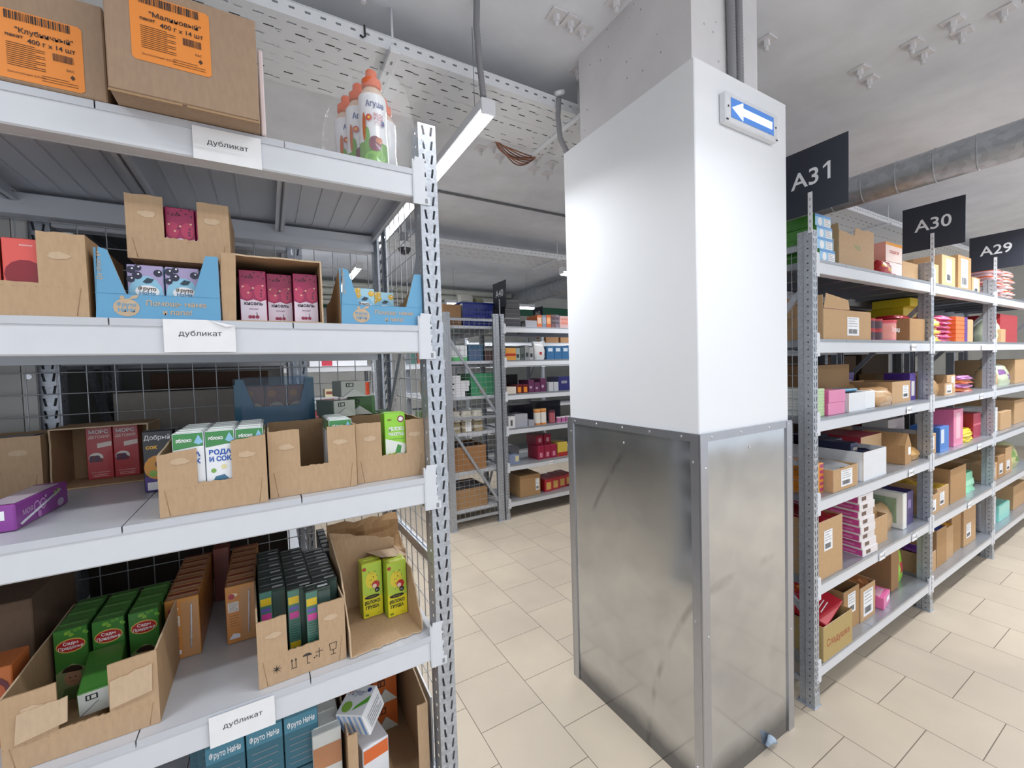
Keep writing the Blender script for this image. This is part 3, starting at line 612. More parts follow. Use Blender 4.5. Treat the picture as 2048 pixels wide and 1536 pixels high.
def mk_grape(W=.046, D=.036, H=.140):
    b, fr = body(W, D, H, '#8ed13a', '#97d93c', '#a9dc5c', '#7cc234')
    b.poly(fr, [(.001, .001), (W - .001, .001), (W - .001, H * .5), (.001, H * .6)], hx('#e9ede6'), .0004)
    b.text(fr, W * .25, H * .88, .004, 'BIO', hx('#7a4a22'), .0008, bold=.03); b.disc(fr, W * .78, H * .9, .0075, hx('#8e2450')); b.disc(fr, W * .78, H * .9, .005, STICK, .0008)
    b.text(fr, W * .55, H * .72, .0078, 'ЯБЛОКО', STICK, .0008, bold=.04, wmax=W * .75); b.text(fr, W * .55, H * .64, .0068, 'ВИНОГРАД', STICK, .0008, bold=.04, wmax=W * .75)
    b.text(fr, W * .55, H * .58, .0026, 'сок прямого отжима', hx('#3b7a2a'), .0008, wmax=W * .7)
    b.poly(fr, [(W * .45, H * .36), (W * .6, H * .5), (W * .78, H * .47), (W * .72, H * .36)], hx('#3f8f3c'), .0007); b.poly(fr, [(W * .75, H * .1), (W * .98, H * .42), (W * .9, H * .15)], hx('#5aa83c'), .0007)
    for q in range(11): b.disc(fr, W * (.2 + .06 * (q % 5)), H * (.27 + .035 * (q // 4)), .0042, hx(('#b9c63c', '#a9b832')[q % 2]), .0008 + q * .0001)
    b.disc(fr, W * .47, H * .13, .0115, hx('#b52d30'), .0022); b.disc(fr, W * .43, H * .16, .003, hx('#e07a70'), .0024); b.rect(fr, .001, .001, W - .001, H * .045, hx('#3f9a46'), .0006)
    return b
def mk_mors(W=.046, D=.038, H=.122):
    b, fr = body(W, D, H, '#b8383c', '#bb3a3e', '#a83034', '#a73236')
    b.text(fr, W * .5, H * .88, .0085, 'МОРС', STICK, .0008, bold=.03, wmax=W * .8); b.text(fr, W * .5, H * .79, .0062, 'ДЕТСКИЙ', hx('#f2d8d0'), .0008, bold=.02, wmax=W * .8)
    b.poly(fr, [(W * .42, H * .69), (W * .97, H * .72), (W * .97, H * .63), (W * .42, H * .6)], hx('#e9d9d0'), .0008)
    b.disc(fr, W * .35, H * .42, .013, hx('#e9dfd8'), .0007, ry=.011)
    for q in range(7): b.disc(fr, W * (.2 + .1 * (q % 4)), H * (.37 + .05 * (q // 4)), .005, hx(('#4a2a4a', '#6a2030')[q % 2]), .0009 + q * .0001)
    b.text(fr, W * .5, H * .12, .003, '0,2 л с витаминами', hx('#f2d8d0'), .0008, wmax=W * .7); lines(b, fr, W * .2, W * .8, H * .05, H * .08, 2, hx('#f2d8d0'))
    return b
def mk_dobry(W=.05, D=.04, H=.126):
    b, fr = body(W, D, H, '#26282a', '#26282a', '#202224', '#1f2f24')
    b.text(fr, W * .06, H * .86, .0095, 'Добрый', STICK, .0008, al='l', bold=.01, wmax=W * .85); b.text(fr, W * .1, H * .71, .008, 'сок', hx('#f0b52c'), .0008, al='l', bold=.04)
    b.poly(fr, [(.001, .001), (W - .001, .001), (W - .001, H * .2), (.001, H * .25)], hx('#4b2a86'), .0005); b.disc(fr, W * .45, H * .4, W * .44, hx('#e59b28'), .0006, ry=H * .2); b.disc(fr, W * .3, H * .3, .007, hx('#8fb83c'), .0009); b.disc(fr, W * .55, H * .45, .009, hx('#6a3a1a'), .0009)
    b.rect(fr, W * .1, .004, W * .6, H * .16, STICK, .0009)
    return b
def mk_green(W=.046, D=.040, H=.132):
    b, fr = body(W, D, H, '#356b2c', '#3d7a32', '#4a7a34', '#2c5a28')
    b.poly(fr, [(.001, H * .4), (W * .5, H * .5), (W - .001, H * .4), (W - .001, .001), (.001, .001)], hx('#8a9a6a'), .0004)
    r = hx('#b52a2e'); b.disc(fr, W * .5, H * .76, W * .44, hx('#d9b85a'), .0006, ry=H * .1); b.disc(fr, W * .5, H * .76, W * .41, r, .0008, ry=H * .085)
    b.text(fr, W * .5, H * .775, .0058, 'Сады', STICK, .001, bold=.02, wmax=W * .5); b.text(fr, W * .5, H * .715, .0058, 'Придонья', STICK, .001, bold=.02, wmax=W * .72)
    b.disc(fr, W * .5, H * .3, W * .25, hx('#b98f72'), .0008, ry=H * .11); b.disc(fr, W * .5, H * .4, W * .3, hx('#2c1f1a'), .001, ry=H * .075, a0=-.3, a1=PI + .3); b.poly(fr, [(W * .12, .001), (W * .88, .001), (W * .75, H * .17), (W * .25, H * .17)], hx('#5a7a48'), .0009)
    for sx in (.42, .58): b.disc(fr, W * sx, H * .31, .0012, INK, .0012)
    b.rect(fr, W * .43, H * .25, W * .57, H * .257, hx('#8a4a44'), .0012)
    for q in range(9): b.disc(fr, W * rnd.random(), H * (.9 + .08 * rnd.random()), .003, hx(('#7fae3c', '#5c9434')[q % 2]), .0006 + q * .00004)
    return b
def mk_orange(W=.058, D=.034, H=.128):
    b, fr = body(W, D, H, '#b5793a', '#c58a48', '#a5744e', '#b5793a')
    b.rect(fr, .002, .001, W * .45, H - .004, hx('#c98644'), .0004); b.rect(fr, W * .47, .004, W - .002, H - .008, hx('#bd8c5c'), .0004)
    b.rect(fr, .004, H * .55, W * .42, H * .72, hx('#e0d8cc'), .0006); lines(b, fr, .006, W * .4, H * .57, H * .7, 6, GREY, .001, .0008); b.disc(fr, W * .2, H * .82, .006, hx('#a83446')); b.disc(fr, W * .26, H * .84, .008, hx('#e3d3b8'), .0005, ry=.004)
    lines(b, fr, .006, W * .4, H * .3, H * .48, 5, hx('#8a5426'), .001); b.poly(fr, [(.005, H * .1), (W * .2, H * .17), (W * .42, H * .15), (W * .42, H * .08), (.005, H * .08)], hx('#dfe3ee'), .0006)
    b.tube([(0.012, -.0016, H * .15), (.016, -.0016, H * .88)], .0018, film('#f4f6ff', .4), 6)
    tf = topf(-W / 2, 0, H)
    b.rect(tf, .004, .004, W - .004, .013, hx('#b88a72'), .0006); b.rect(tf, .004, .02, W - .004, .03, hx('#8a3a34'), .0006)
    return b
def mk_black(W=.048, D=.036, H=.150):
    b, fr = body(W, D, H, '#20312a', '#22382e', '#1d2622', '#26402f')
    b.rect(fr, .001, .001, W * .46, H - .002, hx('#4d7a6c'), .0004); b.rect(fr, .002, H * .8, W * .44, H * .9, hx('#d2b32a'), .0006); b.rect(fr, .003, H * .72, W * .4, H * .76, hx('#6a5ab0'), .0006); b.rect(fr, .003, H * .6, W * .42, H * .69, hx('#d0489a'), .0006)
    lines(b, fr, .004, W * .42, H * .32, H * .56, 8, hx('#2c4a44'), .0012); b.rect(fr, .002, H * .2, W * .44, H * .28, hx('#d2b32a'), .0006); b.rect(fr, .002, .004, W * .44, H * .1, hx('#c9b53a'), .0006); lines(b, fr, .004, W * .4, .006, H * .08, 3, INK, .001, .0008)
    b.rect(fr, W * .5, .003, W - .002, H - .006, hx('#3a4e48'), .0005)
    tf = topf(-W / 2, 0, H); b.rect(tf, W * .5, .006, W * .9, .014, hx('#b9bcc0'), .0006); b.rect(tf, W * .1, .008, W * .4, .011, hx('#5a625e'), .0006); b.rect(tf, .003, .025, W - .003, .028, hx('#aab0ae'), .0006)
    return b
def mk_pear(W=.047, D=.036, H=.132):
    b, fr = body(W, D, H, '#d9dc2e', '#eadd2f', '#c9d648', '#a9cc3a')
    b.poly(fr, [(.001, H * .42), (W - .001, H * .36), (W - .001, H - .001), (.001, H - .001)], hx('#bcd84a'), .0004)
    b.disc(fr, W * .45, H * .68, W * .3, hx('#ecd93a'), .0006, ry=H * .15); b.disc(fr, W * .12, H * .9, .0045, hx('#b5402c'), .0008)
    for q in range(16): b.disc(fr, W * (.25 + .5 * rnd.random()), H * (.5 + .36 * rnd.random()), .0011, hx('#7a6a1e'), .0009)
    b.disc(fr, W * .66, H * .58, .0095, hx('#c22f2f'), .001); b.disc(fr, W * .6, H * .56, .005, hx('#f0d8c8'), .0012); b.disc(fr, W * .72, H * .48, .006, INK, .0014); b.text(fr, W * .72, H * .465, .004, '6+', STICK, .0016)
    b.disc(fr, W * .46, H * .375, W * .38, INK, .0008, ry=.0045); b.text(fr, W * .46, H * .367, .002, 'БЕЗ САХАРА', hx('#eadd2f'), .001, wmax=W * .6)
    b.text(fr, W * .46, H * .25, .0078, 'ЯБЛОКО', hx('#23352a'), .0008, bold=.04, wmax=W * .78); b.text(fr, W * .46, H * .16, .0078, 'ГРУША', hx('#23352a'), .0008, bold=.04, wmax=W * .66)
    b.rect(fr, W * .1, H * .04, W * .26, H * .075, hx('#6a8a2a'), .0006); b.text(fr, W * .75, H * .045, .0022, '200 мл', hx('#6a8a2a'), .0008)
    return b
def mk_kisel(W=.044, D=.040, H=.098):
    b, fr = body(W, D, H, '#a31f55', '#a92458', '#7a1a40', '#8f1e4c')
    b.poly(fr, [(.001, .001), (W - .001, .001), (W - .001, H * .44), (W * .75, H * .40), (W * .5, H * .44), (W * .25, H * .4), (.001, H * .44)], hx('#e6d8e4'), .0004)
    for q in range(12): b.disc(fr, W * (.08 + .84 * rnd.random()), H * (.84 + .13 * rnd.random()), .0016, hx('#5a1030'), .0006)
    for cx in (.24, .74): b.disc(fr, W * cx, H * .58, .0095, hx('#c23a62'), .0008, ry=.015)
    for q in range(8): b.disc(fr, W * (.1 + .8 * rnd.random()), H * (.5 + .25 * rnd.random()), .0018, hx(('#f0b8a0', '#6a2a50')[q % 2]), .001)
    b.text(fr, W * .5, H * .33, .0066, 'кисель', hx('#2a1a2a'), .0008, bold=.03, wmax=W * .8); b.text(fr, W * .5, H * .24, .0036, 'вишня', hx('#8a5a7a'), .0008)
    for cx in (.35, .47, .62): b.disc(fr, W * cx, H * .1, .0032, hx('#9c1f4c'), .0008)
    b.tube([tuple(fr.p(W * .62, H * .12, .001)), tuple(fr.p(W * .6, H * .19, .001))], .0004, INK, 4)
    return b
def mk_fruit(bg, blob, W=.047, D=.038, H=.105):
    b, fr = body(W, D, H, bg, bg, '#c9c2d8', '#a9cfe2')
    b.disc(fr, W * .5, H * .42, W * .5, hx('#8ec4de'), .0004, ry=H * .38); b.rect(fr, .001, .001, W - .001, H * .3, hx('#8ec4de'), .0004)
    for cx, cy, r in ((.12, .9, .006), (.28, .8, .0065), (.1, .72, .0055), (.86, .86, .006), (.3, .94, .005)): b.disc(fr, W * cx, H * cy, r, hx(blob), .0008); b.disc(fr, W * cx + .0015, H * cy + .002, .0014, STICK, .001)
    b.poly(fr, [(W * .42, H * .68), (W * .55, H * .76), (W * .74, H * .74), (W * .66, H * .67), (W * .52, H * .655)], hx('#1f3b4a'), .001)
    b.disc(fr, W * .54, H * .5, W * .34, STICK, .0008, ry=H * .12); b.text(fr, W * .54, H * .52, .0062, 'Фруто', hx('#5a4632'), .0012, bold=.03, wmax=W * .5); b.text(fr, W * .54, H * .43, .0062, 'НяНя', hx('#4a8ab0'), .0012, bold=.03, wmax=W * .5)
    return b
def mk_red(W=.052, D=.036, H=.112):
    b, fr = body(W, D, H, '#d6504a', '#e05a52', '#e8968a', '#9c3a34')
    b.disc(fr, W * .45, H * .52, W * .42, hx('#8a1826'), .0006, ry=H * .2); b.disc(fr, W * .3, H * .14, .006, hx('#9ab83c'), .0008); b.text(fr, W * .5, H * .9, .003, 'компот', STICK, .0008)
    sf = rside(W / 2, 0, 0); lines(b, sf, .004, D - .004, H * .12, H * .5, 7, hx('#d8c2c0'), .002); b.rect(sf, .004, H * .62, D - .004, H * .9, hx('#b9603a'), .0005)
    return b
def mk_plain(base, fc, band, W, D, H, tx=None, topc=None):
    b, fr = body(W, D, H, base, fc, topc)
    b.rect(fr, .001, H * .62, W - .001, H * .86, hx(band), .0005); lines(b, fr, W * .15, W * .85, H * .1, H * .5, 5, GREY, .0015)
    if tx: b.text(fr, W / 2, H * .69, H * .09, tx, STICK, .0008, bold=.02, wmax=W * .8)
    return b
PROTO = {}
def carton(kind, mk, label, loc, rz=0, group=None, rot=None, st=None):
    if kind not in PROTO:
        t = thing('juice_carton', label, 'carton', loc, rz, group); mk().build('carton_body', t)
        if st: straw(*st).build('straw', t)
        PROTO[kind] = t
        if rot: t.rotation_euler = rot
        return t
    return copy_thing(PROTO[kind], loc, rot or rz, label, group)
ORD = ['first', 'second', 'third', 'fourth', 'fifth', 'sixth', 'seventh', 'eighth', 'ninth', 'tenth']

# ------------------------------------------------------------------ cardboard boxes
def notch_box(label, loc, W, D, H, nx0, nx1, nh, rz=0, k=None, lid=None, side_h=None, group=None, flaps=False, ink=None, slope=0.0, mats=None):
    """open display carton: front wall cut down between nx0 and nx1 to height nh"""
    k = k or KR; t = thing('display_carton', label, 'carton', loc, rz, group); th = .003
    lf = lambda x: H - slope * (1 - x / W)
    pts = [(0, 0), (W, 0)] + jag((W, lf(W)), (nx1, lf(nx1)), 5, .0012) + [(nx1, nh)] + jag((nx1 - .001, nh), (nx0 + .001, nh), 14, .0012) + [(nx0, nh)] + jag((nx0, lf(nx0)), (0, lf(0)), 5, .0012)
    b = B(); f0 = front(0, 0, 0); b.prism(f0, pts, th, k, KRD)
    for q in range(int(W / .006)):                                       # perforation line
        if q % 2 == 0: b.rect(f0, q * .006, nh - .006, q * .006 + .003, nh - .0054, KRD, .0003)
    b.tube([tuple(f0.p(.014, .002, .0002)), tuple(f0.p(.008, nh - .006, .0002))], .0005, KRD, 4); b.tube([tuple(f0.p(W - .014, .002, .0002)), tuple(f0.p(W - .008, nh - .006, .0002))], .0005, KRD, 4)
    for cx, wq in ((nx0 * .55, nx0), (nx1 + (W - nx1) * .45, W - nx1)):                              # torn finger holes
        if wq > .025: b.poly(f0, [(cx + .014 * math.cos(a * .5) * rnd.uniform(.8, 1.1), (nh + H) * .52 + .006 * math.sin(a * .5) * rnd.uniform(.7, 1.2)) for a in range(13)], KRL, .0006)
    if ink: ink(b, f0)
    b.build('front_panel', t); sh = side_h or H
    for x, nm in ((0, 'l'), (W - th, 'r')):
        b = B(); b.prism(Fr((x + th, th, 0), (0, 1, 0), (0, 0, 1)), [(0, 0), (D - 2 * th, 0)] + jag((D - 2 * th, sh), (0, H if x else lf(0)), 8, .0012), th, KRD, KRL); b.build('side_panel', t)
    b = B(); b.prism(front(0, D - th, 0), [(0, 0), (W, 0)] + jag((W, sh), (0, sh), 8, .0012), th, KRD, KRL); b.build('back_panel', t)
    b = B(); b.box(th, th, 0, W - th, D - th, .003, KRD); b.build('base_panel', t)
    return t
def side_box(label, loc, W, D, H, rz=0, lipl=True):
    """carton lying on its side, mouth towards the aisle"""
    t = thing('open_carton', label, 'carton', loc, rz); th = .003
    b = B(); b.box(0, 0, 0, W, D, th, KR); b.build('bottom_panel', t)
    b = B(); b.prism(Fr((0, 0, H), (1, 0, 0), (0, 1, 0)), jag((0, 0), (W, 0), 16, .0025) + [(W, D), (0, D)], th, KRD, KRL); b.build('top_panel', t)
    b = B(); b.prism(rside(th, 0, th), [(0, 0), (D, 0), (D, H - 2 * th)] + jag((0, H - 2 * th), (0, 0), 8, .003)[:-1], th, KRD, KRL); b.build('side_panel', t)
    b = B(); b.prism(rside(W, 0, th), [(0, 0), (D, 0), (D, H - 2 * th)] + jag((0, H - 2 * th), (0, 0), 8, .002)[:-1], th, KRD, KRL); b.build('side_panel', t)
    b = B(); b.box(th, D - th, th, W - th, D, H - th, KRD); b.build('back_panel', t)
    return t
def shut_box(label, loc, W, D, H, rz=0, k=None, name='cardboard_box', group=None, sticker=None, tape=True, text=None, rot=None, over=None):
    k = k or KR; t = thing(name, label, 'box', loc, rz, group)
    if rot: t.rotation_euler = rot
    b = B(); b.box(0, 0, 0, W, D, H, k, .0018)
    b.rect(topf(0, 0, H), .002, D / 2 - .0008, W - .002, D / 2 + .0008, KRD, .0003)
    if text: b.text(front(0, 0, 0), W * .5, H * .4, text[1], text[0], hx(text[2], .6, 0), .0005, wmax=W * .8)
    if over: over(b)
    b.build('carton_body', t)
    if tape:
        b = B(); tp = film('#d9c09a', .45, .25); b.rect(topf(0, 0, H), W * .0 + .0, D / 2 - .024, W, D / 2 + .024, tp, .0006)
        for s_, fr in ((1, rside(W, 0, 0)), (0, lside(0, D, 0))): b.rect(fr, D / 2 - .024, H - min(.05, H * .5), D / 2 + .024, H, tp, .0006)
        b.build('tape', t)
    if sticker: add_sticker(t, *sticker)
    return t
def add_sticker(t, face, u, v, w_, h_, W=0, D=0):
    fr = {'f': front(0, -.0004, 0), 'l': lside(-.0004, D, 0), 'r': rside(W + .0004, 0, 0)}[face]
    b = B(); b.rect(fr, u, v, u + w_, v + h_, STICK, .0003); lines(b, fr, u + w_ * .1, u + w_ * .85, v + h_ * .5, v + h_ * .9, 4, GREY, h_ * .03)
    x = u + w_ * .12
    while x < u + w_ * .8: ww = rnd.choice((.012, .02, .03)) * w_; b.rect(fr, x, v + h_ * .1, x + ww, v + h_ * .35, INK, .0006); x += ww + rnd.choice((.012, .022)) * w_
    b.build('shipping_label', t)
def barcode(b, fr, u, v, w_, h_, r, mat=INK):
    x = u
    while x < u + w_: ww = r.choice((.004, .007, .012)) * w_ * 2; b.rect(fr, x, v, min(x + ww, u + w_), v + h_, mat, .0007); x += ww + r.choice((.005, .009)) * w_ * 2

# ================================================================== LEFT RACK, top shelf
Z = LZ[5] + .0006
def orange_label(t, x, z, w_, h_, name, y=-.0006):
    b = B(); fr = front(x, y, z); O = paint('#f0913c', .4, coat=.2, var=.03); r = random.Random(len(name))
    cr = .004; b.poly(fr, [(cr, 0), (w_ - cr, 0), (w_, cr), (w_, h_ - cr), (w_ - cr, h_), (cr, h_), (0, h_ - cr), (0, cr)], O, 0)
    barcode(b, fr, w_ * .12, h_ * .86, w_ * .75, h_ * .12, r); T = hx('#4a3020', .6, 0)
    b.text(fr, w_ * .56, h_ * .69, h_ * .075, f'"{name}"', INK, .0008, bold=.012, wmax=w_ * .66); b.text(fr, w_ * .12, h_ * .61, h_ * .05, 'пакет', INK, .0008, al='l', bold=.02); b.text(fr, w_ * .36, h_ * .565, h_ * .07, '400 г x 14 шт', INK, .0008, al='l', bold=.012, wmax=w_ * .55)
    lines(b, fr, w_ * .12, w_ * .55, h_ * .2, h_ * .52, 12, T, h_ * .008); barcode(b, fr, w_ * .64, h_ * .4, w_ * .24, h_ * .11, r); b.text(fr, w_ * .84, h_ * .28, h_ * .035, 'EAC', INK, .0008)
    b.text(fr, w_ * .12, h_ * .09, h_ * .028, 'Дата изготовления: 26.07.2025', INK, .0008, al='l', wmax=w_ * .42); lines(b, fr, w_ * .5, w_ * .92, h_ * .06, h_ * .13, 3, T, h_ * .007)
    b.poly(fr, [(w_ * .83, h_ * .2), (w_ * .86, h_ * .16), (w_ * .89, h_ * .2), (w_ * .86, h_ * .24)], T, .0006)
    b.build('orange_label', t)
t = shut_box('large brown carton with an orange label lettered "Клубничный" at the top left corner', (-.50, .893, Z), .302, .36, .144, tape=False, k=kraft('#a58c76')); orange_label(t, .185, .004, .092, .098, 'Клубничный')
t = shut_box('large brown carton with an orange label lettered "Малиновый" overhanging the top beam', (-.187, .849, Z + .001), .194, .30, .168, tape=False, k=kraft('#a78d76')); orange_label(t, .03, .052, .099, .100, 'Малиновый')
b = B(); 
b.box(.0, -.0005, -.004, .088, .001, -.0006, KRD); b.box(.094, -.0005, -.004, .194, .001, -.0006, KRD); b.build('bottom_flap', t)
b = B(); b.box(0, 0, 0, .008, .2, .15, hx('#e6d6d6'), .002); solo(b, 'flat_packet', 'pale pink and white flat packet standing against the right side of the overhanging brown carton', 'packet', (.0085, .89, Z))
def mk_bottle():
    r = .0295; W_ = hx('#eef0f4', .25); O = hx('#e8662a', .3)
    b = B(); b.lathe([(r * .9, 0), (r, .006), (r, .05), (r * .93, .09), (r, .125), (r * .97, .15), (r * .62, .168), (r * .58, .172)], W_, n=24, mats=[hx('#6aa83a'), hx('#6aa83a'), W_, W_, W_, hx('#e3c9b4'), hx('#c9784a')]); bod = b.mesh('bottle_body')
    # wrap print on the front as raised label patches following the curve
    b = B()
    def wrap(u, z): a = -PI / 2 + u / r; return ((r + .0006) * math.cos(a), (r + .0006) * math.sin(a), z)
    def patch(cu, cz, ru, rz_, mat, n=14, sh=1.0, k=0):
        pts = [wrap(cu + ru * math.cos(2 * PI * i / n), cz + rz_ * math.sin(2 * PI * i / n)) for i in range(n)]
        pts = [(x * (1 + .01 * k), y * (1 + .01 * k), z) for x, y, z in pts]; c = wrap(cu, cz); c = (c[0] * (1 + .01 * k), c[1] * (1 + .01 * k), c[2])
        b.add(pts + [c], [(i, (i + 1) % n, n) for i in range(n)], mat)
    patch(.0, .045, .013, .016, hx('#7a2a4a'), k=2); patch(.008, .052, .007, .007, hx('#c9703c'), k=3); patch(-.016, .055, .006, .024, hx('#6aa83a'), k=1); patch(-.022, .08, .004, .03, hx('#c96a34'), k=1); patch(-.011, .098, .0065, .007, hx('#d0504a'), k=2); patch(-.011, .098, .0025, .003, hx('#f0c83a'), k=3); patch(.018, .09, .004, .006, hx('#23408a'), k=2)
    patch(.0, .018, .022, .012, hx('#86c44a'), k=1)
    def wtext(s_, u, z, h_, mat, bold, k, wm):
        vs, fs, x0, x1, y0, y1 = text_mesh(s_, bold); kk = h_ / .73; kx = min(kk, wm / (x1 - x0))
        b.add([tuple(c * (1 + .01 * k) if q < 2 else c for q, c in enumerate(wrap(u + (x - (x0 + x1) / 2) * kx, z + y * kk))) for x, y in vs], fs, mat)
    wtext('Агуша', .002, .121, .0125, hx('#1f3a8a'), .015, 2, .038)
    wtext('ВОДА', .009, .102, .006, hx('#b5305a'), .02, 2, .02); wtext('И СОК', .009, .094, .006, hx('#b5305a'), .02, 2, .02); wtext('яблоко', .009, .086, .004, hx('#b5305a'), 0, 2, .018)
    lab = b.mesh('bottle_label')
    b = B(); b.lathe([(.0205, 0), (.0225, .004), (.022, .016), (.0135, .019), (.0125, .036), (.009, .040)], O, n=22); return bod, lab, b.mesh('sport_cap')
bm_, lm_, cm_ = mk_bottle(); k = 0
BOT = ['orange-capped juice bottle at the front corner of the wrapped pack, facing the aisle', 'orange-capped juice bottle just behind the front one', 'orange-capped juice bottle third back, half hidden at the left end of the pack', 'orange-capped juice bottle at the front right, showing its plain back', 'orange-capped juice bottle in the middle of the right row', 'orange-capped juice bottle at the rear right of the pack']
for j in (0, 1):
    for i in range(3):
        t = thing('juice_bottle', BOT[k], 'bottle', (.220 - .0165 * i + .0425 * j, .9485 + .0575 * i + .083 * j, Z + .001), (-.12, -.1, .1)[i] + (2.6 if j else 0), 'shrink-wrapped juice bottles'); k += 1
        link_part('bottle_body', bm_, t); link_part('bottle_label', lm_, t); link_part('sport_cap', cm_, t, (0, 0, .172)).scale = (.93, .93, 1)
b = B(); vs = []; FL = film('#ffffff', .84, .06); n = 28
cx, cy = .226, 1.05
for q, (sx, sy, z) in enumerate(((.068, .136, .001), (.069, .137, .04), (.068, .136, .09), (.067, .134, .13), (.064, .128, .165), (.056, .122, .195), (.050, .112, .2155))):
    for i in range(n):
        a = 2 * PI * i / n; c_, s_ = math.cos(a), math.sin(a); e = .45
        qx = math.copysign(abs(c_) ** e, c_) * sx; qy = math.copysign(abs(s_) ** e, s_) * sy; vs.append((cx + qx * .957 - qy * .29 + rnd.uniform(-.002, .002), cy + qx * .33 + qy * .957 + rnd.uniform(-.002, .002), z + Z))
b.add(vs, [(r * n + i, r * n + (i + 1) % n, (r + 1) * n + (i + 1) % n, (r + 1) * n + i) for r in range(6) for i in range(n)], FL, True)
solo(b, 'shrink_film', 'clear wrinkled shrink film round the six orange-capped bottles', 'plastic film')
# ================================================================== second shelf
Z = LZ[4] + .0006
notch_box('brown notched carton of red juice packs at the left picture edge', (-.50, .905, Z), .262, .2, .128, .05, .208, .05, side_h=.126)
for i in range(4):
    for j in range(2): carton('red', mk_red, f'coral red juice carton in the left edge box, {("front","back")[j]} row, {ORD[3 - i]} from right', (-.468 + .0545 * i + .005 * j, .912 + .045 * j, Z + .0035), 0, 'red juice cartons', st=None)
def blue_tray(label, loc, W, D, H, nh, lt, sl):
    BL = paint('#68a5cb', .5, var=.03); t = thing('display_tray', label, 'tray', loc); th = .003; b = B(); f0 = front(0, 0, 0)
    pts = [(0, 0), (W, 0), (W, H), (W - lt, H - .001), (W - lt - sl, nh), (lt + sl, nh), (lt, H - .004), (lt * .4, H)]
    b.prism(f0, pts, th, BL, KRL)
    b.disc(f0, W * .23, nh * .45, .0165, KRL, .0005, ry=.0145); b.disc(f0, W * .20, nh * .86, .003, KRL, .0006); b.poly(f0, [(W * .24, nh * .78), (W * .28, nh * .95), (W * .33, nh * .99), (W * .31, nh * .84)], KRL, .0006)
    b.text(f0, W * .23, nh * .5, .0058, 'Фруто', BL, .0008, bold=.03, wmax=.024); b.text(f0, W * .23, nh * .27, .0062, 'НяНя', BL, .0008, bold=.03, wmax=.024)
    b.text(f0, W * .63, nh * .56, .0085, 'Помощь маме', KRL, .0006, bold=.02, wmax=W * .52); b.text(f0, W * .63, nh * .2, .0085, 'и папе!', KRL, .0006, bold=.02, wmax=W * .3)
    for q in range(3): b.text(Fr(f0.p(lt * .55, H * (.9 - .16 * q)), (0, 0, 1), (-1, 0, 0)), 0, 0, .006, ('6+', 'яблоко', 'Да')[q], KRL, .0006, wmax=.02)
    b.rect(f0, .0, nh + .0, W, nh + .0006, hx('#4a8cb8', .5, 0), .0003); b.build('front_panel', t)
    for x in (0, W - th):
        b = B(); b.prism(Fr((x + th, th, 0), (0, 1, 0), (0, 0, 1)), [(0, 0), (D - 2 * th, 0), (D - 2 * th, nh * 1.7), (D * .6, nh * 1.8), (.004, H)], th, KRD, BL); b.build('side_panel', t)
    b = B(); b.box(th, D - th, 0, W - th, D, nh * 1.9, KRD); b.build('back_panel', t); b = B(); b.box(th, th, 0, W - th, D - th, .003, KRD); b.build('base_panel', t); return t
blue_tray('light blue tray lettered Помощь маме и папе!, under the notched brown box', (-.231, .905, Z), .163, .24, .112, .039, .018, .02)
for j in range(3):
    for i in range(3): carton('fn', lambda: mk_fruit('#a99cc4', '#23243f', H=.088), f'lilac and blue berry carton in the left blue tray, {ORD[j]} row, {ORD[i]} from the left', (-.171 + .0495 * i - (.023 if i == 0 and 0 else 0), .922 + .05 * j, Z + .0035), 0, 'lilac berry cartons')
notch_box('brown notched carton of dark magenta packs stacked on the left blue tray', (-.202, .97, Z + .1125), .150, .17, .112, .052, .101, .041)
for i in range(3): carton('kis', mk_kisel, f'dark magenta carton inside the stacked notched brown box, {ORD[i]} from the left', (-.174 + .0455 * i, .985, Z + .116), 0, 'magenta kissel cartons')
side_box('brown carton on its side with torn rim, showing magenta and white кисель packs', (-.066, .912, Z), .166, .2, .122)
for j in range(2):
    for i in range(3): carton('kis', mk_kisel, f'magenta and white кисель carton in the side-lying box, {("front","back")[j]} row, {("left","middle","right")[i]}', (-.018 + .045 * i, (.945, .962, .942)[i] + .06 * j, Z + .0035), (0, .02, -.03)[i], 'magenta kissel cartons')
b = B(); b.prism(front(0, 0, 0), [(0, 0), (.02, .0)] + jag((.024, .118), (.002, .122), 4, .002) + [(.0, .06)], .003, KR, KRL); solo(b, 'cardboard_flap', 'torn cardboard flap standing at the left of the side-lying кисель box', 'cardboard', (-.0655, .9085, Z), rz=-.05)
blue_tray('light blue tray lettered Помощь маме и папе!, beside the slotted upright', (.132, .905, Z), .168, .24, .112, .039, .016, .02)
for j in range(2):
    for i in range(2): carton('ban', lambda: mk_fruit('#a9d4e4', '#e0b23a', H=.075), f'pale blue yellow-fruit carton in the right blue tray, {("front","back")[j]} row, {("left","right")[i]}', (.18 + .049 * i, .93 + .05 * j + .03 * i, Z + .0035), 0, 'pale blue fruit cartons')
